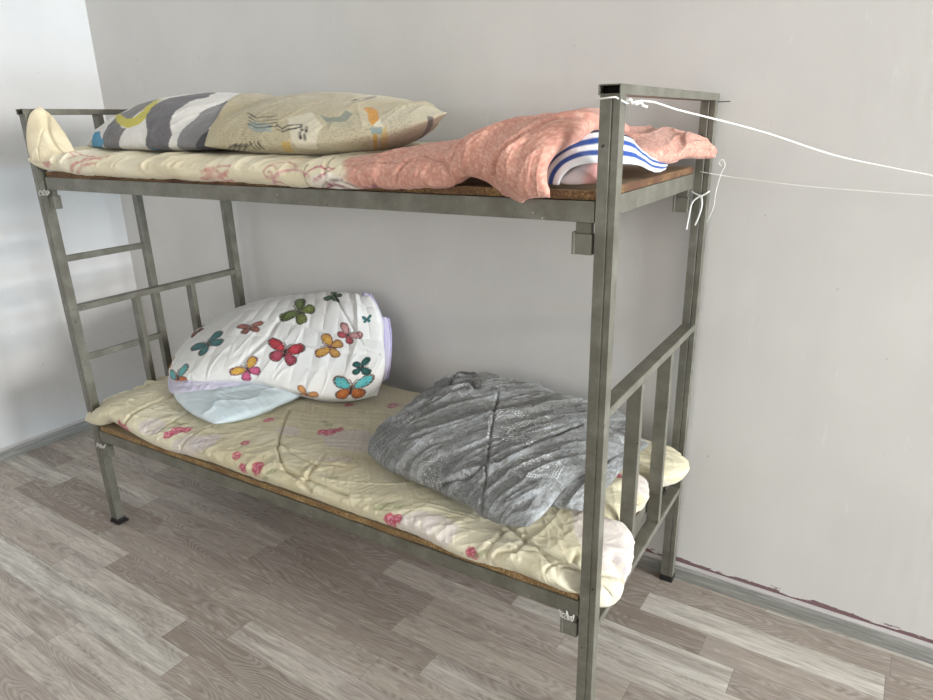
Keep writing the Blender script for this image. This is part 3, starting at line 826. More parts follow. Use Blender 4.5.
# lilac lining showing in the fold at the front left corner
shell('lining_fold', [(0.178, 0.19, 0.540), (0.27, 0.142, 0.546), (0.38, 0.160, 0.564), (0.50, 0.235, 0.578)], [(0.15, 0.30, 0.552), (0.28, 0.32, 0.565), (0.40, 0.32, 0.58), (0.52, 0.35, 0.585)],
      [(0.178, 0.19, 0.540), (0.145, 0.25, 0.546), (0.15, 0.30, 0.552)], [(0.50, 0.25, 0.582), (0.51, 0.30, 0.584), (0.52, 0.35, 0.585)], 0.023, 0.020, 120, 60, 3, 3, 0.5, wr=wr_lil, paint=pt_lil, mat=M_COT, parent=dv).__class__
shell('lining_fold', [(0.15, 0.215, 0.552), (0.23, 0.165, 0.560), (0.33, 0.165, 0.578), (0.42, 0.20, 0.592)], [(0.12, 0.29, 0.565), (0.25, 0.28, 0.58), (0.35, 0.28, 0.595), (0.44, 0.30, 0.60)],
      [(0.15, 0.215, 0.552), (0.12, 0.25, 0.558), (0.12, 0.29, 0.565)], [(0.42, 0.20, 0.592), (0.43, 0.25, 0.595), (0.44, 0.30, 0.60)], 0.011, 0.010, 100, 50, 3, 3, 0.5, wr=wr_lil, paint=pt_lil, mat=M_COT, parent=dv)
# bound edges of the fold standing up at the right-hand side: two loops of quilt with lilac piping
for a_, b_ in (([(0.868, 0.53, 0.545), (0.866, 0.57, 0.62), (0.832, 0.620, 0.72), (0.792, 0.660, 0.815), (0.752, 0.678, 0.858)],
                [(0.862, 0.60, 0.545), (0.862, 0.63, 0.63), (0.842, 0.665, 0.72), (0.806, 0.690, 0.80), (0.764, 0.700, 0.850)]),
               ([(0.884, 0.57, 0.545), (0.882, 0.61, 0.62), (0.862, 0.650, 0.71), (0.840, 0.678, 0.775)],
                [(0.872, 0.64, 0.545), (0.872, 0.665, 0.63), (0.862, 0.688, 0.71), (0.842, 0.705, 0.765)])):
    shell('lining_edge', a_, b_, [a_[0], b_[0]], [a_[-1], b_[-1]], 0.006, 0.006, 90, 24, 8, 2.5, 0.5, wr=wr_lil, paint=pt_lil, mat=M_COT, parent=dv)
    for ln in (a_, b_):
        P = spline(ln, 40)+np.array([0.004, -0.004, 0]); V, F = tube(P, 0.0055, 7)
        o = mesh_obj('piping', V, F, M_LILAC, None, tuple(P[0]), smooth=True)
        o.parent = dv; o.rotation_euler = (0, 0, 0); o.location = Vector(P[0])-Vector(dv['_b'])

# ================= grey blanket
M_GREY = fabric('heather_weave', 0.9, 500, 0.5, 0.2, 0.12)
GF = [(1.205, 0.125, 0.545), (1.28, 0.092, 0.545), (1.37, 0.068, 0.548), (1.46, 0.062, 0.545), (1.54, 0.045, 0.545), (1.60, 0.038, 0.545), (1.66, 0.010, 0.545), (1.72, 0.004, 0.548), (1.782, 0.018, 0.548)]
GB = [(1.185, 0.690, 0.605), (1.26, 0.672, 0.598), (1.34, 0.690, 0.603), (1.46, 0.690, 0.590), (1.58, 0.690, 0.572), (1.70, 0.690, 0.560), (1.84, 0.675, 0.545)]
GL = [(1.205, 0.125, 0.545), (1.185, 0.18, 0.560), (1.175, 0.32, 0.578), (1.168, 0.50, 0.592), (1.185, 0.690, 0.605)]
GR = [(1.782, 0.018, 0.548), (1.792, 0.09, 0.552), (1.800, 0.20, 0.572), (1.835, 0.35, 0.575), (1.865, 0.50, 0.558), (1.84, 0.675, 0.545)]
gcre = [([(0.241, 0.419), (0.297, 0.313), (0.375, 0.188), (0.458, 0.060), (0.499, 0.004)], 0.005, 0.004), ([(0.333, 0.001), (0.408, 0.044), (0.457, 0.13), (0.497, 0.247), (0.513, 0.391)], 0.008, 0.005),
        ([(0.03, 0.53), (0.075, 0.438), (0.133, 0.455), (0.18, 0.41)], 0.010, 0.007), ([(0.012, 0.221), (0.04, 0.34), (0.075, 0.438)], 0.006, 0.007)]
def wr_grey(x, y, U, V, P):
    w = 0.008*fbm(x*5, y*5, 0, 81, 3)
    w = w+0.012*ridges(x, y, 0.95, 10, 2.0, 83, 0.35, 1.8)+0.007*ridges(x, y, 1.15, 22, 3.5, 85, 0.4, 1.7)+0.002*ridges(x, y, 0.6, 48, 8, 86, 0.5)
    w = w+0.010*ridges(x, y, 1.35, 14, 2.5, 87, 0.3, 1.5)*sm(0.55, 0.95, U)
    for pl, dp, wd_ in gcre:
        d = polydist(x, y, pl); w = w-dp*np.exp(-(d/wd_)**2)+0.3*dp*np.exp(-((d-wd_*2.4)/(wd_*1.6))**2)
    return w
def medal(c, x, y, cx, cy, r, ang, wcol=(222, 224, 224)):
    ca, sa = math.cos(ang), math.sin(ang)
    a = ((x-cx)*ca+(y-cy)*sa)/r; b = (-(x-cx)*sa+(y-cy)*ca)/r
    rr = np.maximum(np.abs(a)*0.9+np.abs(b)*0.35, np.abs(b)*1.0); th = np.arctan2(b, a)
    for q, w in ((1.0, 0.022), (0.90, 0.018), (0.80, 0.018)):
        c = mix(c, wcol, (np.abs(rr-q) < w)*(np.sin(th*60+q*9) > -0.2)*0.8)
    pet = np.abs(np.sin(th*4))*0.45+0.1
    rad = np.hypot(a, b)
    c = mix(c, wcol, (np.abs(rad-pet) < 0.035)*0.75)
    return mix(c, wcol, (rad < 0.75)*(np.sin(a*38)*np.sin(b*38) > 0.72)*0.6)
def pt_grey(x, y, U, V, P, side):
    c = np.ones(x.shape+(3,))*lin((124, 125, 124))
    # slub threads in both directions
    t1 = vnoise(x*70, y*640, 0, 91)+0.4*vnoise(x*400, y*400, 0, 95); t2 = vnoise(x*640, y*70, 0, 92)+0.4*vnoise(x*450, y*450, 0, 96)
    c = mix(c, (164, 168, 172), sm(0.05, 0.9, t1)*0.4+sm(0.05, 0.9, t2)*0.4)
    c = mix(c, (98, 96, 92), sm(0.1, 0.8, -t1)*0.45+sm(0.1, 0.8, -t2)*0.45)
    n = fbm(x*4, y*4, 0, 93, 3)
    c = mix(c, (122, 120, 114), sm(0, 0.6, n)*0.4)
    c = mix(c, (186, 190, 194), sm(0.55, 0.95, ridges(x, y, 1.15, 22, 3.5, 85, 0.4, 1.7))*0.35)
    for q in ((0.128, 0.45, 0.05, 0.2), (0.40, 0.355, 0.085, 0.3), (0.29, 0.03, 0.045, 0.4), (0.20, 0.55, 0.05, 0.1), (0.55, 0.2, 0.05, 0.5), (0.62, 0.55, 0.05, 0.5), (0.08, 0.2, 0.05, 0.2)):
        c = medal(c, x, y, *q)
    c = stroke(c, x, y, [(0.62, 0.0), (0.63, 0.2), (0.66, 0.4)], 0.0025, (205, 208, 210), 0.5)
    return c
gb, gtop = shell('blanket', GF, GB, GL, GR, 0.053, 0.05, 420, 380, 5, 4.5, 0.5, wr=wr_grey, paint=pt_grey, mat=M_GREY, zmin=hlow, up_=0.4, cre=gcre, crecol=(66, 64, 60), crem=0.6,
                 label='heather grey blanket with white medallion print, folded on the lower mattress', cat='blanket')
shell('folded_layer', [(1.62, 0.16, 0.530), (1.74, 0.150, 0.530), (1.862, 0.175, 0.530)], [(1.60, 0.60, 0.54), (1.75, 0.62, 0.54), (1.895, 0.60, 0.54)],
      [(1.62, 0.16, 0.530), (1.61, 0.4, 0.535), (1.60, 0.60, 0.54)], [(1.862, 0.175, 0.530), (1.870, 0.24, 0.535), (1.875, 0.40, 0.54), (1.895, 0.60, 0.54)],
      0.032, 0.02, 130, 160, 5, 5, 0.5, wr=lambda x, y, U, V, P: 0.009*ridges(x, y, 1.3, 16, 3, 98, 0.4)+0.004*fbm(x*12, y*12, 0, 99, 2), paint=pt_grey, mat=M_GREY, zmin=hlow, parent=gb)

# ================= upper mattress
UF = [(-0.020, -0.036, 1.368), (0.06, -0.039, 1.3470), (0.15, -0.039, 1.3470), (0.30, -0.039, 1.3500), (0.60, -0.039, 1.3480), (0.90, -0.039, 1.3470), (1.20, -0.039, 1.3410), (1.40, -0.039, 1.3410), (1.55, -0.039, 1.3430),
      (1.61, -0.036, 1.345), (1.66, -0.032, 1.362), (1.72, -0.036, 1.350), (1.79, -0.048, 1.322), (1.850, -0.040, 1.322)]
UB = [(-0.005, 0.66, 1.370), (0.5, 0.69, 1.368), (1.0, 0.69, 1.366), (1.5, 0.69, 1.375), (1.75, 0.68, 1.39)]
UL = [(-0.020, -0.034, 1.372), (-0.012, 0.05, 1.378), (-0.005, 0.3, 1.372), (-0.005, 0.66, 1.370)]
UR = [(1.850, -0.040, 1.322), (1.838, -0.034, 1.365), (1.845, 0.002, 1.402), (1.875, 0.045, 1.430), (1.890, 0.11, 1.447), (1.862, 0.24, 1.448), (1.83, 0.45, 1.43), (1.75, 0.68, 1.39)]
ucre = [([(1.44, -0.02), (1.50, 0.05), (1.58, 0.02), (1.60, -0.02)], 0.004, 0.004), ([(1.60, 0.02), (1.66, 0.10), (1.70, 0.22)], 0.005, 0.005), ([(1.70, 0.0), (1.78, 0.12), (1.86, 0.2)], 0.007, 0.005), ([(1.82, 0.02), (1.84, 0.12), (1.92, 0.25)], 0.008, 0.006),
        ([(0.30, -0.01), (0.36, 0.12)], 0.005, 0.004), ([(0.12, 0.0), (0.14, 0.1)], 0.005, 0.004), ([(0.46, 0.0), (0.50, 0.1)], 0.005, 0.004), ([(1.26, 0.0), (1.22, 0.1)], 0.005, 0.004)]
def wr_up(x, y, U, V, P):
    w = 0.004*fbm(x*6, y*6, 0, 111, 3)
    w = w+0.007*ridges(x, y, 1.2, 10, 3, 113, 0.5, 1.6)*(0.3+0.7*(1-sm(0.06, 0.3, y)))+0.003*ridges(x, y, 0.8, 26, 5, 114, 0.4, 2.0)+0.0018*ridges(x, y, 1.3, 55, 9, 115, 0.4, 1.8)
    w = w+0.009*ridges(x, y, 1.15, 6, 1.8, 116, 0.3, 2.0)*sm(1.30, 1.6, x)+0.006*ridges(x, y, 0.75, 9, 2, 117, 0.3, 1.9)*sm(1.5, 1.8, x)+0.004*ridges(x, y, 1.0, 26, 5, 118, 0.3, 2.2)*sm(1.3, 1.5, x)
    for pl, dp, wd_ in ucre:
        d = polydist(x, y, pl); w = w-dp*np.exp(-(d/wd_)**2)+0.4*dp*np.exp(-((d-wd_*2.3)/(wd_*1.6))**2)
    return w
def arc(cx, cy, r, a0, a1, n=12, ky=1.0):
    return [(cx+r*math.cos(a0+(a1-a0)*i/n), cy+ky*r*math.sin(a0+(a1-a0)*i/n)) for i in range(n+1)]
def spir(cx, cy, r, a0, turns, n=22):
    return [(cx+r*(1-i/n*0.85)*math.cos(a0+turns*6.283*i/n), cy+r*(1-i/n*0.85)*math.sin(a0+turns*6.283*i/n)) for i in range(n+1)]
SAL = (198, 144, 128)
XS = 1.30
def pt_up(x, y, U, V, P, side):
    # distance round the front edge, so that the print carries on down the side
    z = P[..., 2]
    yy = y
    c = np.ones(x.shape+(3,))*lin((222, 212, 184))
    n = fbm(x*6, y*6, 0, 121, 4)
    c = mix(c, (204, 192, 158), sm(0, 0.7, n)*0.5); c = mix(c, (234, 229, 214), sm(0, 0.6, -n)*0.5)
    s = XS+0.018*np.sin(yy*60)+0.02*vnoise(x*20, yy*20, 0, 5)
    sal = sm(-0.015, 0.015, x-s)
    h = fbm(x*210+0.7*y*210, y*210-0.7*x*210, 0, 131, 3)*1.3
    cs = np.ones(x.shape+(3,))*lin(SAL)
    cs = mix(cs, (220, 184, 166), sm(0.0, 0.6, h)*0.55); cs = mix(cs, (172, 114, 100), sm(0.0, 0.6, -h)*0.5)
    c = c*(1-sal[..., None])+cs*sal[..., None]
    DR_, MR = (176, 96, 104), (140, 76, 92)
    for pl, w_ in (([(0.10, 0.015), (0.12, 0.045), (0.16, 0.062), (0.22, 0.066), (0.28, 0.058), (0.33, 0.05)], 0.005), ([(0.10, 0.015), (0.115, -0.005), (0.135, 0.005), (0.13, 0.03)], 0.008), ([(0.20, 0.055), (0.235, 0.045), (0.22, 0.03)], 0.004),
                   ([(0.24, -0.012), (0.27, 0.015), (0.32, 0.03), (0.38, 0.038)], 0.006), ([(0.26, -0.02), (0.31, 0.008), (0.37, 0.018)], 0.005), ([(0.29, 0.03), (0.34, 0.045), (0.40, 0.048)], 0.004),
                   ([(0.83, -0.02), (0.87, -0.005), (0.90, -0.012), (0.94, 0.008)], 0.008), ([(0.84, 0.004), (0.88, 0.012), (0.93, -0.004)], 0.006), ([(0.85, -0.035), (0.89, -0.03), (0.94, -0.022)], 0.006), ([(0.90, 0.02), (0.95, 0.024)], 0.005)):
        c = stroke(c, x, yy, pl, w_, (192, 112, 112), 0.75)
    c = stroke(c, x, yy, spir(1.085, 0.01, 0.024, 0.5, 1.2), 0.004, DR_, 0.7)
    c = stroke(c, x, yy, arc(1.12, 0.0, 0.05, 2.8, 0.6), 0.004, DR_, 0.6)
    # big scroll where cream meets salmon
    c = stroke(c, x, yy, arc(1.16, -0.03, 0.075, 3.0, 0.2, 14, 0.7), 0.0045, (196, 128, 140), 0.8)
    c = stroke(c, x, yy, spir(1.10, -0.035, 0.028, 0.0, 1.2), 0.004, (186, 110, 126), 0.8)
    c = blob(c, x, yy, 1.275, -0.035, 0.050, (226, 218, 206), 1.5, -0.3, 0.12)
    c = stroke(c, x, yy, arc(1.29, -0.045, 0.060, 3.3, 0.2, 14, 0.75), 0.0028, (90, 66, 60), 0.8)
    c = stroke(c, x, yy, spir(1.275, -0.045, 0.040, 0.4, 1.1), 0.0055, MR, 0.95)
    c = stroke(c, x, yy, [(1.20, 0.01), (1.23, 0.035), (1.28, 0.03), (1.25, 0.01), (1.22, -0.005)], 0.004, (176, 92, 110), 0.9)
    c = stroke(c, x, yy, [(1.20, -0.10), (1.195, -0.03), (1.20, 0.04)], 0.0025, (110, 86, 66), 0.8)
    for a in range(5):
        c = blob(c, x, yy, 1.385+0.019*math.cos(a*1.257), -0.04+0.019*math.sin(a*1.257), 0.010, MR, 1.5, a*1.257, 0.25, 0.85)
    c = stroke(c, x, yy, [(1.30, 0.04), (1.38, 0.045), (1.48, 0.05)], 0.002, (130, 80, 70), 0.6)
    return c
def T_up(U, V):
    return 0.036+0.012*sm(0.80, 0.95, U)*(1-sm(0.45, 0.9, V))
def B_up(U, V):
    return 0.034+0.03*sm(0.915, 0.94, U)*(1-sm(0.96, 0.985, U))-0.012*sm(0.965, 0.99, U)
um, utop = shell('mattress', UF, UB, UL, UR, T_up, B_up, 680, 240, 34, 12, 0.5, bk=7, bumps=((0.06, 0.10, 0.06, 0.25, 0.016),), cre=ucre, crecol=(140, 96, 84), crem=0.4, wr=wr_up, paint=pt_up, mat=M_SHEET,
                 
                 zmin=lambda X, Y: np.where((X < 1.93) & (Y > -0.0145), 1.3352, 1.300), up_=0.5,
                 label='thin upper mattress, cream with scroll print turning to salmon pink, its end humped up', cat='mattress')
# the corner turned up against the head rail
def pt_cr(x, y, U, V, P, side):
    c = np.ones(x.shape+(3,))*lin((232, 220, 190))
    return mix(c, (212, 198, 164), sm(0, 0.6, fbm(x*14, y*14, 0, 6, 3))*0.5)
shell('turned_up_corner', [(0.004, -0.036, 1.366), (0.07, -0.040, 1.366), (0.16, -0.024, 1.370)], [(0.042, 0.008, 1.535), (0.078, 0.018, 1.508), (0.118, 0.022, 1.462), (0.172, 0.020, 1.396)],
      [(0.004, -0.036, 1.366), (0.000, -0.034, 1.42), (0.008, -0.025, 1.480), (0.022, -0.010, 1.520), (0.042, 0.008, 1.535)], [(0.16, -0.024, 1.370), (0.172, 0.020, 1.396)],
      0.014, 0.012, 90, 90, 3, 3, 0.5, wr=lambda x, y, U, V, P: 0.004*ridges(x, y, 0.6, 16, 5, 141, 0.5)-0.010*np.exp(-(polydist(x, y, [(0.03, 0.11), (0.10, 0.07), (0.2, 0.02)])/0.008)**2)-0.005*np.exp(-(polydist(x, y, [(0.07, 0.0), (0.06, 0.08)])/0.003)**2), paint=pt_cr, mat=M_SHEET, parent=um)
HU = np.full((111, 46), 1.36)
ii = np.clip(((utop[..., 0]+0.1)/0.02).round().astype(int), 0, 110); jj = np.clip(((utop[..., 1]+0.1)/0.02).round().astype(int), 0, 45)
np.maximum.at(HU, (ii, jj), utop[..., 2])
hup = lambda X, Y: bil(HU, X, Y)+0.001

def poly_patch(pts, col, m=0.9):
    def f(c, x, y):
        ins = np.zeros(x.shape, bool); n = len(pts)
        for i in range(n):
            (x0, y0), (x1, y1) = pts[i], pts[(i+1) % n]
            cond = ((y0 > y) != (y1 > y)) & (x < (x1-x0)*(y-y0)/(y1-y0+1e-12)+x0)
            ins ^= cond
        return mix(c, col, ins*m)
    return f
def line_marks(lines, col, w=0.003, m=0.92):
    def f(c, x, y):
        for l in lines: c = stroke(c, x, y, l, w, col, m)
        return c
    return f
SPP = [([(0.137, 0.125), (0.225, 0.172), (0.264, 0.237), (0.34, 0.145), (0.32, 0.133), (0.306, 0.095), (0.254, 0.094)], (126, 124, 124)),
       ([(0.183, 0.0), (0.174, 0.036), (0.156, 0.116), (0.226, 0.083), (0.286, 0.057), (0.316, 0.056), (0.257, -0.041), (0.189, -0.033)], (118, 116, 118)),
       ([(0.089, 0.008), (0.068, 0.038), (0.124, 0.053), (0.191, 0.013), (0.15, -0.015), (0.084, -0.009)], (84, 150, 186)),
       ([(0.103, 0.136), (0.248, 0.073), (0.322, 0.055), (0.377, 0.069), (0.39, 0.108), (0.303, 0.219), (0.287, 0.2), (0.326, 0.127), (0.317, 0.094), (0.266, 0.095), (0.144, 0.139)], (200, 190, 84)),
       ([(0.383, 0.096), (0.346, 0.141), (0.33, 0.229), (0.417, 0.341), (0.489, 0.248), (0.478, 0.188), (0.488, 0.125), (0.505, 0.077), (0.542, 0.032), (0.511, -0.059), (0.437, -0.056), (0.424, -0.026), (0.436, 0.032)], (104, 102, 106)),
       ([(0.555, -0.064), (0.583, 0.091), (0.571, 0.144), (0.583, 0.211), (0.584, 0.315), (0.609, 0.399), (0.686, 0.222), (0.678, 0.149), (0.652, 0.096), (0.651, 0.061), (0.675, 0.018), (0.617, -0.066)], (134, 133, 135)),
       ([(0.614, -0.063), (0.654, 0.053), (0.671, 0.101), (0.69, 0.152), (0.686, 0.222), (0.649, 0.324), (0.684, 0.385), (0.765, -0.1), (0.721, -0.064)], (78, 78, 84))]
# ================= grey, white and yellow striped pillow
M_PIL = fabric('pillow_cotton', 0.8, 700, 0.25, 0.15, 0.08)
def wr_pil(seed):
    def f(x, y, U, V, P):
        ends = 1-sm(0.0, 0.35, np.minimum(U, 1-U)); fr = 1-sm(0, 0.4, np.minimum(V, 1-V))
        return 0.007*ridges(x, y, 0.2, 12, 3, seed, 0.5)*ends+0.007*ridges(x, y, 1.45, 11, 3, seed+3, 0.5)*fr+0.0025*ridges(x, y, 0.9, 24, 6, seed+5, 0.5)+0.004*fbm(x*6, y*6, 0, seed+9, 3)
    return f
def bands(c, t, spec):
    for a, b, col in spec: c = mix(c, col, sm(a-0.004, a+0.004, t)*(1-sm(b-0.004, b+0.004, t)))
    return c
GRY, WHT, DRK = (126, 124, 126), (222, 220, 216), (88, 88, 92)
def pt_sp(x, y, U, V, P, side):
    c = np.ones(x.shape+(3,))*lin(WHT)
    for pts, col in SPP: c = poly_patch(pts, col, 1.0)(c, x, y)
    n = fbm(x*40, y*40, 0, 7, 3)
    c = mix(c, (150, 150, 152), sm(0.2, 0.8, n)*0.25)
    c = blob(c, x, y, 0.44, -0.03, 0.02, (84, 128, 152), 1.6, 0.6, 0.4, 0.8); c = blob(c, x, y, 0.43, -0.075, 0.015, (130, 60, 70), 1.6, 0.6, 0.4, 0.8)
    return c
sp, sptop = shell('pillow', [(0.060, 0.120, 1.408), (0.16, 0.090, 1.410), (0.35, 0.062, 1.412), (0.60, 0.052, 1.412), (0.84, 0.080, 1.41)], [(0.09, 0.60, 1.45), (0.3, 0.64, 1.46), (0.6, 0.63, 1.46), (0.84, 0.58, 1.45)],
                  [(0.060, 0.120, 1.408), (0.075, 0.25, 1.46), (0.08, 0.42, 1.46), (0.09, 0.60, 1.45)], [(0.84, 0.080, 1.41), (0.86, 0.3, 1.46), (0.84, 0.58, 1.45)],
                  0.094, 0.06, 320, 240, 2.2, 2.6, 0.6, wr=wr_pil(151), paint=pt_sp, mat=M_PIL, zmin=hup,
                  label='plump pillow with wide grey and white bands and a yellow ring, nearest the ladder', cat='pillow')
HU2 = HU.copy()
ii = np.clip(((sptop[..., 0]+0.1)/0.02).round().astype(int), 0, 110); jj = np.clip(((sptop[..., 1]+0.1)/0.02).round().astype(int), 0, 45)
np.maximum.at(HU2, (ii, jj), sptop[..., 2])
# ================= beige pillow
def pt_be(x, y, U, V, P, side):
    c = np.ones(x.shape+(3,))*lin((192, 182, 156))
    n = fbm(x*5, y*5, 0, 161, 3)
    c = mix(c, (212, 205, 184), sm(0, 0.5, n)*0.6); c = mix(c, (180, 168, 134), sm(0, 0.5, -n)*0.5)
    # rows of tiny scribbled script
    yy = y+0.002*vnoise(x*25, y*25, 0, 33)
    row = np.abs(np.sin(yy*3.1416/0.0066)); scr = vnoise(x*420, np.floor(yy/0.0066)*5.1+x*40, 0, 3)
    reg = sm(-0.1, 0.2, vnoise(x*6, y*6, 0, 12))
    c = mix(c, (112, 106, 92), (row > 0.6)*sm(0.0, 0.4, scr)*reg*0.40)
    for b in BEIGE: c = b(c, x, y)
    return c
BEIGE = [
    poly_patch([(0.298, 0.091), (0.353, 0.124), (0.397, 0.046), (0.38, -0.028), (0.335, -0.015), (0.322, 0.031)], (222, 216, 198), 0.6),
    poly_patch([(0.381, 0.097), (0.411, 0.077), (0.434, 0.077), (0.442, 0.113), (0.461, 0.089), (0.45, 0.053), (0.404, 0.06)], (132, 140, 128), 0.9),
    poly_patch([(0.404, 0.057), (0.448, 0.053), (0.462, 0.068), (0.464, 0.028), (0.411, 0.045)], (168, 166, 142), 0.6),
    poly_patch([(0.185, 0.084), (0.258, 0.064), (0.271, 0.034), (0.222, 0.037), (0.19, 0.057)], (136, 156, 158), 0.7),
    poly_patch([(0.476, 0.144), (0.497, 0.143), (0.516, 0.094), (0.521, 0.042), (0.507, 0.025), (0.498, 0.051), (0.494, 0.091)], (208, 146, 44), 0.9),
    poly_patch([(0.507, 0.025), (0.523, 0.046), (0.529, 0.015)], (226, 222, 206), 0.9),
    poly_patch([(0.502, 0.019), (0.527, 0.015), (0.527, -0.003), (0.505, 0.003)], (140, 158, 158), 0.9),
    poly_patch([(0.507, 0.002), (0.515, 0.0), (0.496, -0.095), (0.491, -0.084)], (196, 154, 56), 0.85),
    poly_patch([(0.523, -0.002), (0.535, 0.02), (0.536, -0.006), (0.513, -0.103), (0.502, -0.1)], (200, 168, 84), 0.6),
    poly_patch([(0.299, 0.006), (0.322, 0.005), (0.314, -0.037), (0.293, -0.035)], (196, 158, 70), 0.7),
    poly_patch([(0.621, 0.011), (0.631, 0.002), (0.625, -0.095), (0.6, -0.249), (0.579, -0.231), (0.568, -0.227), (0.598, -0.134), (0.615, -0.029)], (110, 108, 108), 0.9),
    line_marks([[(0.156, 0.133), (0.198, 0.099), (0.228, 0.104), (0.263, 0.103)], [(0.166, 0.11), (0.206, 0.081), (0.237, 0.084), (0.27, 0.085)], [(0.175, 0.09), (0.212, 0.067), (0.243, 0.068), (0.276, 0.068)], [(0.183, 0.073), (0.217, 0.054), (0.25, 0.052), (0.279, 0.055)]], (30, 28, 30), 0.0028),
    line_marks([[(0.278, 0.06), (0.297, 0.044), (0.307, 0.055), (0.345, 0.06)], [(0.282, 0.044), (0.302, 0.034), (0.314, 0.039), (0.346, 0.046)]], (24, 22, 24), 0.0035),
    line_marks([[(0.344, 0.055), (0.351, 0.035)], [(0.359, 0.046), (0.362, 0.029)], [(0.347, 0.027), (0.349, 0.013)], [(0.358, 0.023), (0.36, 0.01)]], (24, 22, 24), 0.0045),
    line_marks([[(0.109, -0.026), (0.136, -0.005), (0.165, 0.004)], [(0.119, -0.035), (0.153, -0.005), (0.182, 0.004)], [(0.129, -0.045), (0.17, -0.005), (0.198, 0.003)], [(0.144, -0.049), (0.187, -0.006), (0.214, 0.003)], [(0.209, 0.008), (0.217, -0.014)], [(0.221, 0.008), (0.229, -0.014)], [(0.233, 0.007), (0.241, -0.015)]], (44, 42, 42), 0.0030),
    line_marks([[(0.443, 0.187), (0.457, 0.246), (0.476, 0.31), (0.516, 0.294)], [(0.436, 0.222), (0.453, 0.289), (0.467, 0.387)], [(0.6, -0.214), (0.628, -0.255), (0.64, -0.28)]], (60, 58, 60), 0.0035),
    lambda c, x, y: blob(c, x, y, 0.082, -0.025, 0.010, (196, 158, 60), 1.0, 0, 0.15),
]
be, betop = shell('pillow', [(0.755, 0.055, 1.412), (0.82, 0.024, 1.413), (0.95, 0.008, 1.415), (1.10, 0.008, 1.418), (1.25, 0.032, 1.424), (1.38, 0.090, 1.444), (1.478, 0.185, 1.482)], [(0.62, 0.56, 1.50), (0.85, 0.60, 1.49), (1.05, 0.60, 1.48), (1.20, 0.56, 1.47)],
                  [(0.755, 0.055, 1.412), (0.735, 0.12, 1.435), (0.665, 0.25, 1.470), (0.59, 0.40, 1.500), (0.62, 0.56, 1.50)], [(1.478, 0.185, 1.482), (1.40, 0.28, 1.478), (1.30, 0.42, 1.470), (1.20, 0.56, 1.47)],
                  0.076, 0.075, 340, 260, 2.4, 2.4, 0.6, wr=wr_pil(171), paint=pt_be, mat=M_PIL, zmin=lambda X, Y: bil(HU2, X, Y)+0.001,
                  label='beige pillow with black lines, script and orange patches, at the middle of the upper bunk', cat='pillow')

# ================= striped ticking, pale cloth and salmon pillow at the right end of the top bunk
def pt_st(x, y, U, V, P, side):
    c = np.ones(x.shape+(3,))*lin((232, 234, 238))
    for a, b in ((0.20, 0.38), (0.56, 0.74)):
        c = mix(c, (44, 76, 148), sm(a-0.03, a+0.03, V)*(1-sm(b-0.03, b+0.03, V)))
    c = mix(c, (24, 34, 70), sm(0.88, 0.92, V))
    return c
outer = [(1.786, 0.020, 1.342), (1.798, 0.040, 1.390), (1.830, 0.060, 1.424), (1.882, 0.080, 1.440), (1.925, 0.11, 1.434), (1.940, 0.20, 1.400), (1.938, 0.33, 1.372), (1.93, 0.45, 1.362)]
inner = [(1.852, -0.006, 1.342), (1.857, -0.004, 1.356), (1.875, 0.000, 1.374), (1.904, 0.012, 1.382), (1.934, 0.050, 1.380), (1.948, 0.15, 1.372), (1.946, 0.28, 1.350), (1.938, 0.40, 1.345)]
shell('ticking_cover', inner, outer, [inner[0], outer[0]], [inner[-1], outer[-1]], 0.007, 0.005, 220, 60, 20, 3, 0.5, wr=lambda x, y, U, V, P: 0.004*fbm(x*18, y*10, 0, 181, 3), paint=pt_st, mat=M_COT,
      zmin=lambda X, Y: np.where(X < 1.935, 1.3355, 1.30), label='white ticking cover with blue stripes, spilling out under the salmon hump', cat='cover')
def pt_pg(x, y, U, V, P, side):
    c = np.ones(x.shape+(3,))*lin((196, 184, 186))
    return mix(c, (214, 150, 142), sm(0.5, 0.75, U)*(1-sm(0.2, 0.4, V))*0.8)
shell('crumpled_cloth', [(1.842, 0.004, 1.345), (1.868, -0.002, 1.345), (1.905, 0.002, 1.346), (1.925, 0.02, 1.348)], [(1.80, 0.20, 1.375), (1.85, 0.22, 1.39), (1.90, 0.22, 1.38)], [(1.842, 0.004, 1.345), (1.83, 0.1, 1.37), (1.80, 0.20, 1.375)], [(1.925, 0.03, 1.350), (1.925, 0.12, 1.36), (1.90, 0.22, 1.38)],
      0.030, 0.01, 100, 80, 3, 3, 0.5, wr=lambda x, y, U, V, P: 0.008*ridges(x, y, 0.5, 22, 8, 185, 0.5)+0.004*fbm(x*25, y*25, 0, 186, 2), paint=pt_pg, mat=M_COT, zmin=1.3355,
      label='crumpled pale pinkish-grey cloth tucked inside the blue striped ticking', cat='cloth')
def pt_sal(x, y, U, V, P, side):
    h = fbm(x*210+0.7*y*210, y*210-0.7*x*210, 0, 131, 3)*1.3
    cs = np.ones(x.shape+(3,))*lin(SAL)
    cs = mix(cs, (220, 184, 166), sm(0.0, 0.6, h)*0.55)
    return mix(cs, (172, 114, 100), sm(0.0, 0.6, -h)*0.5)
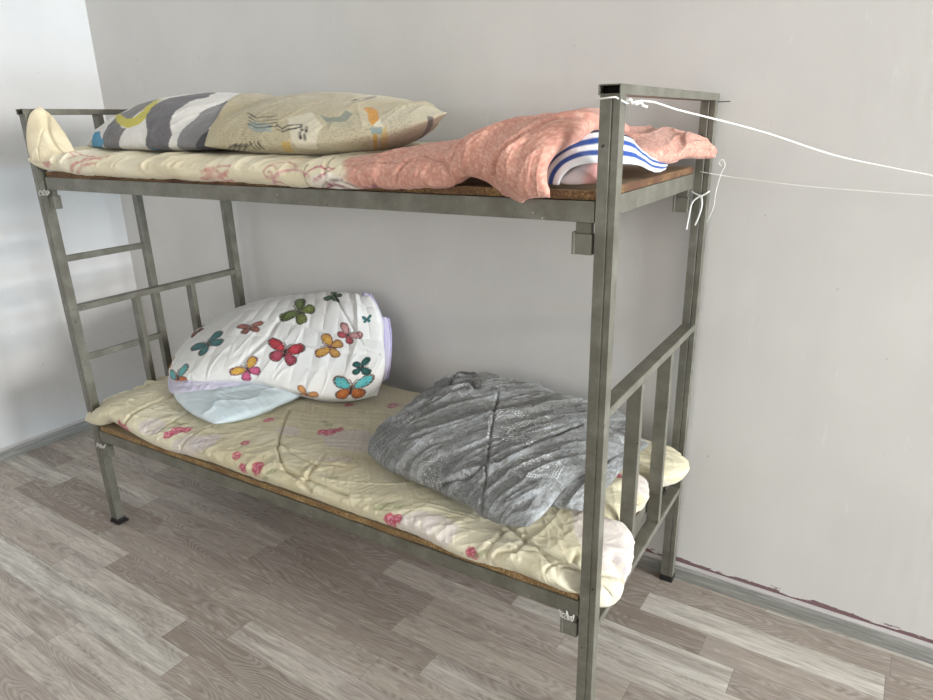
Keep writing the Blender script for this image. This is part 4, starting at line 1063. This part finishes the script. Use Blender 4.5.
shell('pillow', [(1.775, 0.20, 1.415), (1.85, 0.205, 1.398), (1.905, 0.225, 1.384), (1.945, 0.29, 1.374), (1.958, 0.42, 1.370), (1.968, 0.52, 1.376), (2.000, 0.625, 1.362)], [(1.66, 0.50, 1.41), (1.75, 0.66, 1.41), (1.86, 0.685, 1.40), (2.000, 0.625, 1.362)][:0] or [(1.62, 0.55, 1.41), (1.75, 0.675, 1.41), (1.88, 0.688, 1.395), (1.975, 0.680, 1.372)],
      [(1.775, 0.20, 1.415), (1.70, 0.36, 1.42), (1.62, 0.55, 1.41)], [(2.000, 0.625, 1.362), (1.990, 0.655, 1.368), (1.975, 0.680, 1.372)],
      0.034, 0.03, 220, 200, 2.4, 2.4, 0.55, wr=lambda x, y, U, V, P: 0.009*ridges(x, y, 0.5, 14, 4, 191, 0.5)+0.006*ridges(x, y, 1.2, 20, 5, 193, 0.5)+0.004*fbm(x*9, y*9, 0, 195, 3), paint=pt_sal, mat=M_PIL,
      zmin=lambda X, Y: np.where((X < 1.93), 1.3365, 1.33), label='small salmon pink pillow with a pointed corner, beside the back post of the upper bunk', cat='pillow')

# ------------------------------------------------------------------ cords, ties
def cord(name, pts, r, mat, label, cat='cord', n=90, k=6):
    P = spline(pts, n)
    V, F = tube(P, r, k)
    o = mesh_obj(name, V, F, mat, None, tuple(P[0]), smooth=True)
    if label: tag(o, label, cat)
    return o
hx, hy = PX/2+0.003, PY/2+0.003
RXb = 4.3
c1 = cord('clothesline', [(L-hx, hy, H-0.023), (L-hx, -hy, H-0.024), (L, -hy-0.002, H-0.0215), (L+hx, -hy, H-0.024), (L+hx+0.002, 0.0, H-0.032), (L+0.040, 0.03, 1.490), (2.03, 0.13, 1.474), (2.16, 0.25, 1.432), (2.31, 0.36, 1.376), (2.40, 0.375, 1.356), (2.62, 0.38, 1.318), (3.0, 0.38, 1.31), (8.48, 0.30, 1.90)], 0.0018, M_CORD,
          'thick white cord knotted to the front post top and stretched off to the right', n=200)
V, F = [], []
kp = [(L+hx+0.003+0.005*i+0.002*math.sin(i*2.2), -0.002+0.004*i+0.002*math.cos(i*2.9), 1.4905-0.0015*i+0.003*math.sin(i*1.9)) for i in range(7)]
V, F = tube(spline(kp, 60), 0.0026, 6)
kn = mesh_obj('knot', V, F, M_CORD, None, kp[0], smooth=True)
kn.parent = c1; kn.rotation_euler = (0, 0, 0); kn.location = Vector(kp[0])-Vector(spline([(L-hx, hy, H-0.023), (L-hx, -hy, H-0.024)], 2)[0])
yb = W-PY/2-0.003
cord('thin_line', [(L-0.020, W, 1.322), (L-0.022, yb, 1.322), (L, yb-0.001, 1.320), (L+0.022, yb, 1.317), (L+0.045, 0.722, 1.311), (2.10, 0.715, 1.300), (2.20, 0.71, 1.290), (2.33, 0.705, 1.283), (2.50, 0.70, 1.276), (3.0, 0.66, 1.275), (8.46, 0.42, 1.80)], 0.0015, M_CORD,
     'thin grey line tied round the back post and running off along the wall', n=160)
cord('thread_end', [(1.996, 0.718, 1.335), (1.990, 0.717, 1.345), (1.998, 0.717, 1.352), (2.006, 0.717, 1.340), (1.999, 0.716, 1.318), (1.997, 0.7135, 1.307), (1.990, 0.716, 1.27), (1.985, 0.72, 1.22), (1.972, 0.722, 1.185)], 0.0011, M_CORD,
     'thin loose thread end dangling from the grey line by the wall', 'thread')
cord('lace', [(L-0.024, yb+0.002, 1.268), (L-0.01, yb-0.003, 1.262), (L+0.006, yb-0.005, 1.258), (L+0.02, yb-0.003, 1.266), (L+0.024, yb+0.004, 1.270)], 0.0022, M_CORD, None)
lo = bpy.data.objects['lace']; tag(lo, 'off-white lace tied round the back post in a bow with two hanging loops', 'lace')
for pts in ([(L+0.004, yb-0.006, 1.258), (L-0.012, yb-0.009, 1.245), (L-0.022, yb-0.009, 1.20), (L-0.026, yb-0.007, 1.165)], [(L+0.006, yb-0.006, 1.258), (L+0.010, yb-0.009, 1.24), (L+0.004, yb-0.009, 1.20), (L-0.004, yb-0.007, 1.178)]):
    P = spline(pts, 30); V, F = tube(P, 0.0024, 6)
    o = mesh_obj('lace_end', V, F, M_CORD, None, tuple(P[0]), smooth=True); o.parent = lo
    o.rotation_euler = (0, 0, 0); o.location = Vector(P[0])-Vector((L-0.024, yb+0.002, 1.268))
def tie(c, sx, sy, sz, label, seed):
    rs = np.random.RandomState(seed)
    P = []
    for i in range(26):
        a = i*1.15
        P.append((c[0]+sx*(2*i/25-1)*0.8+0.006*math.cos(i*2.4)+rs.uniform(-1, 1)*0.003, c[1]+0.004*math.sin(i*2.4), c[2]+sz*math.sin(i*1.9)*0.8+rs.uniform(-1, 1)*0.004))
    V, F = tube(spline(P, 200), 0.0015, 5)
    o = mesh_obj('wire_tie', V, F, M_WIRE, None, c, smooth=True)
    tag(o, label, 'wire')
tie((0.030, -0.030, 1.268), 0.034, 0.006, 0.009, 'twisted pale wire tie binding the top bunk platform to the ladder-side front post', 1)
tie((0.045, -0.030, 0.352), 0.030, 0.006, 0.008, 'twisted pale wire tie under the lower platform near the rubber-footed post', 2)
tie((1.905, -0.026, 0.374), 0.020, 0.006, 0.011, 'twisted pale wire tie at the lower platform by the nearest post', 3)
V, F = tube([(L+0.018, W+0.012, H-0.021), (L+0.05, W+0.012, H-0.0205)], 0.0012, 6)
o = mesh_obj('nail', V, F, M_BLACK, None, (L+0.018, W+0.012, H-0.021)); tag(o, 'thin dark nail sticking out beside the back end of the top rail', 'nail')
for o in bpy.data.objects:
    if '_b' in o: del o['_b']
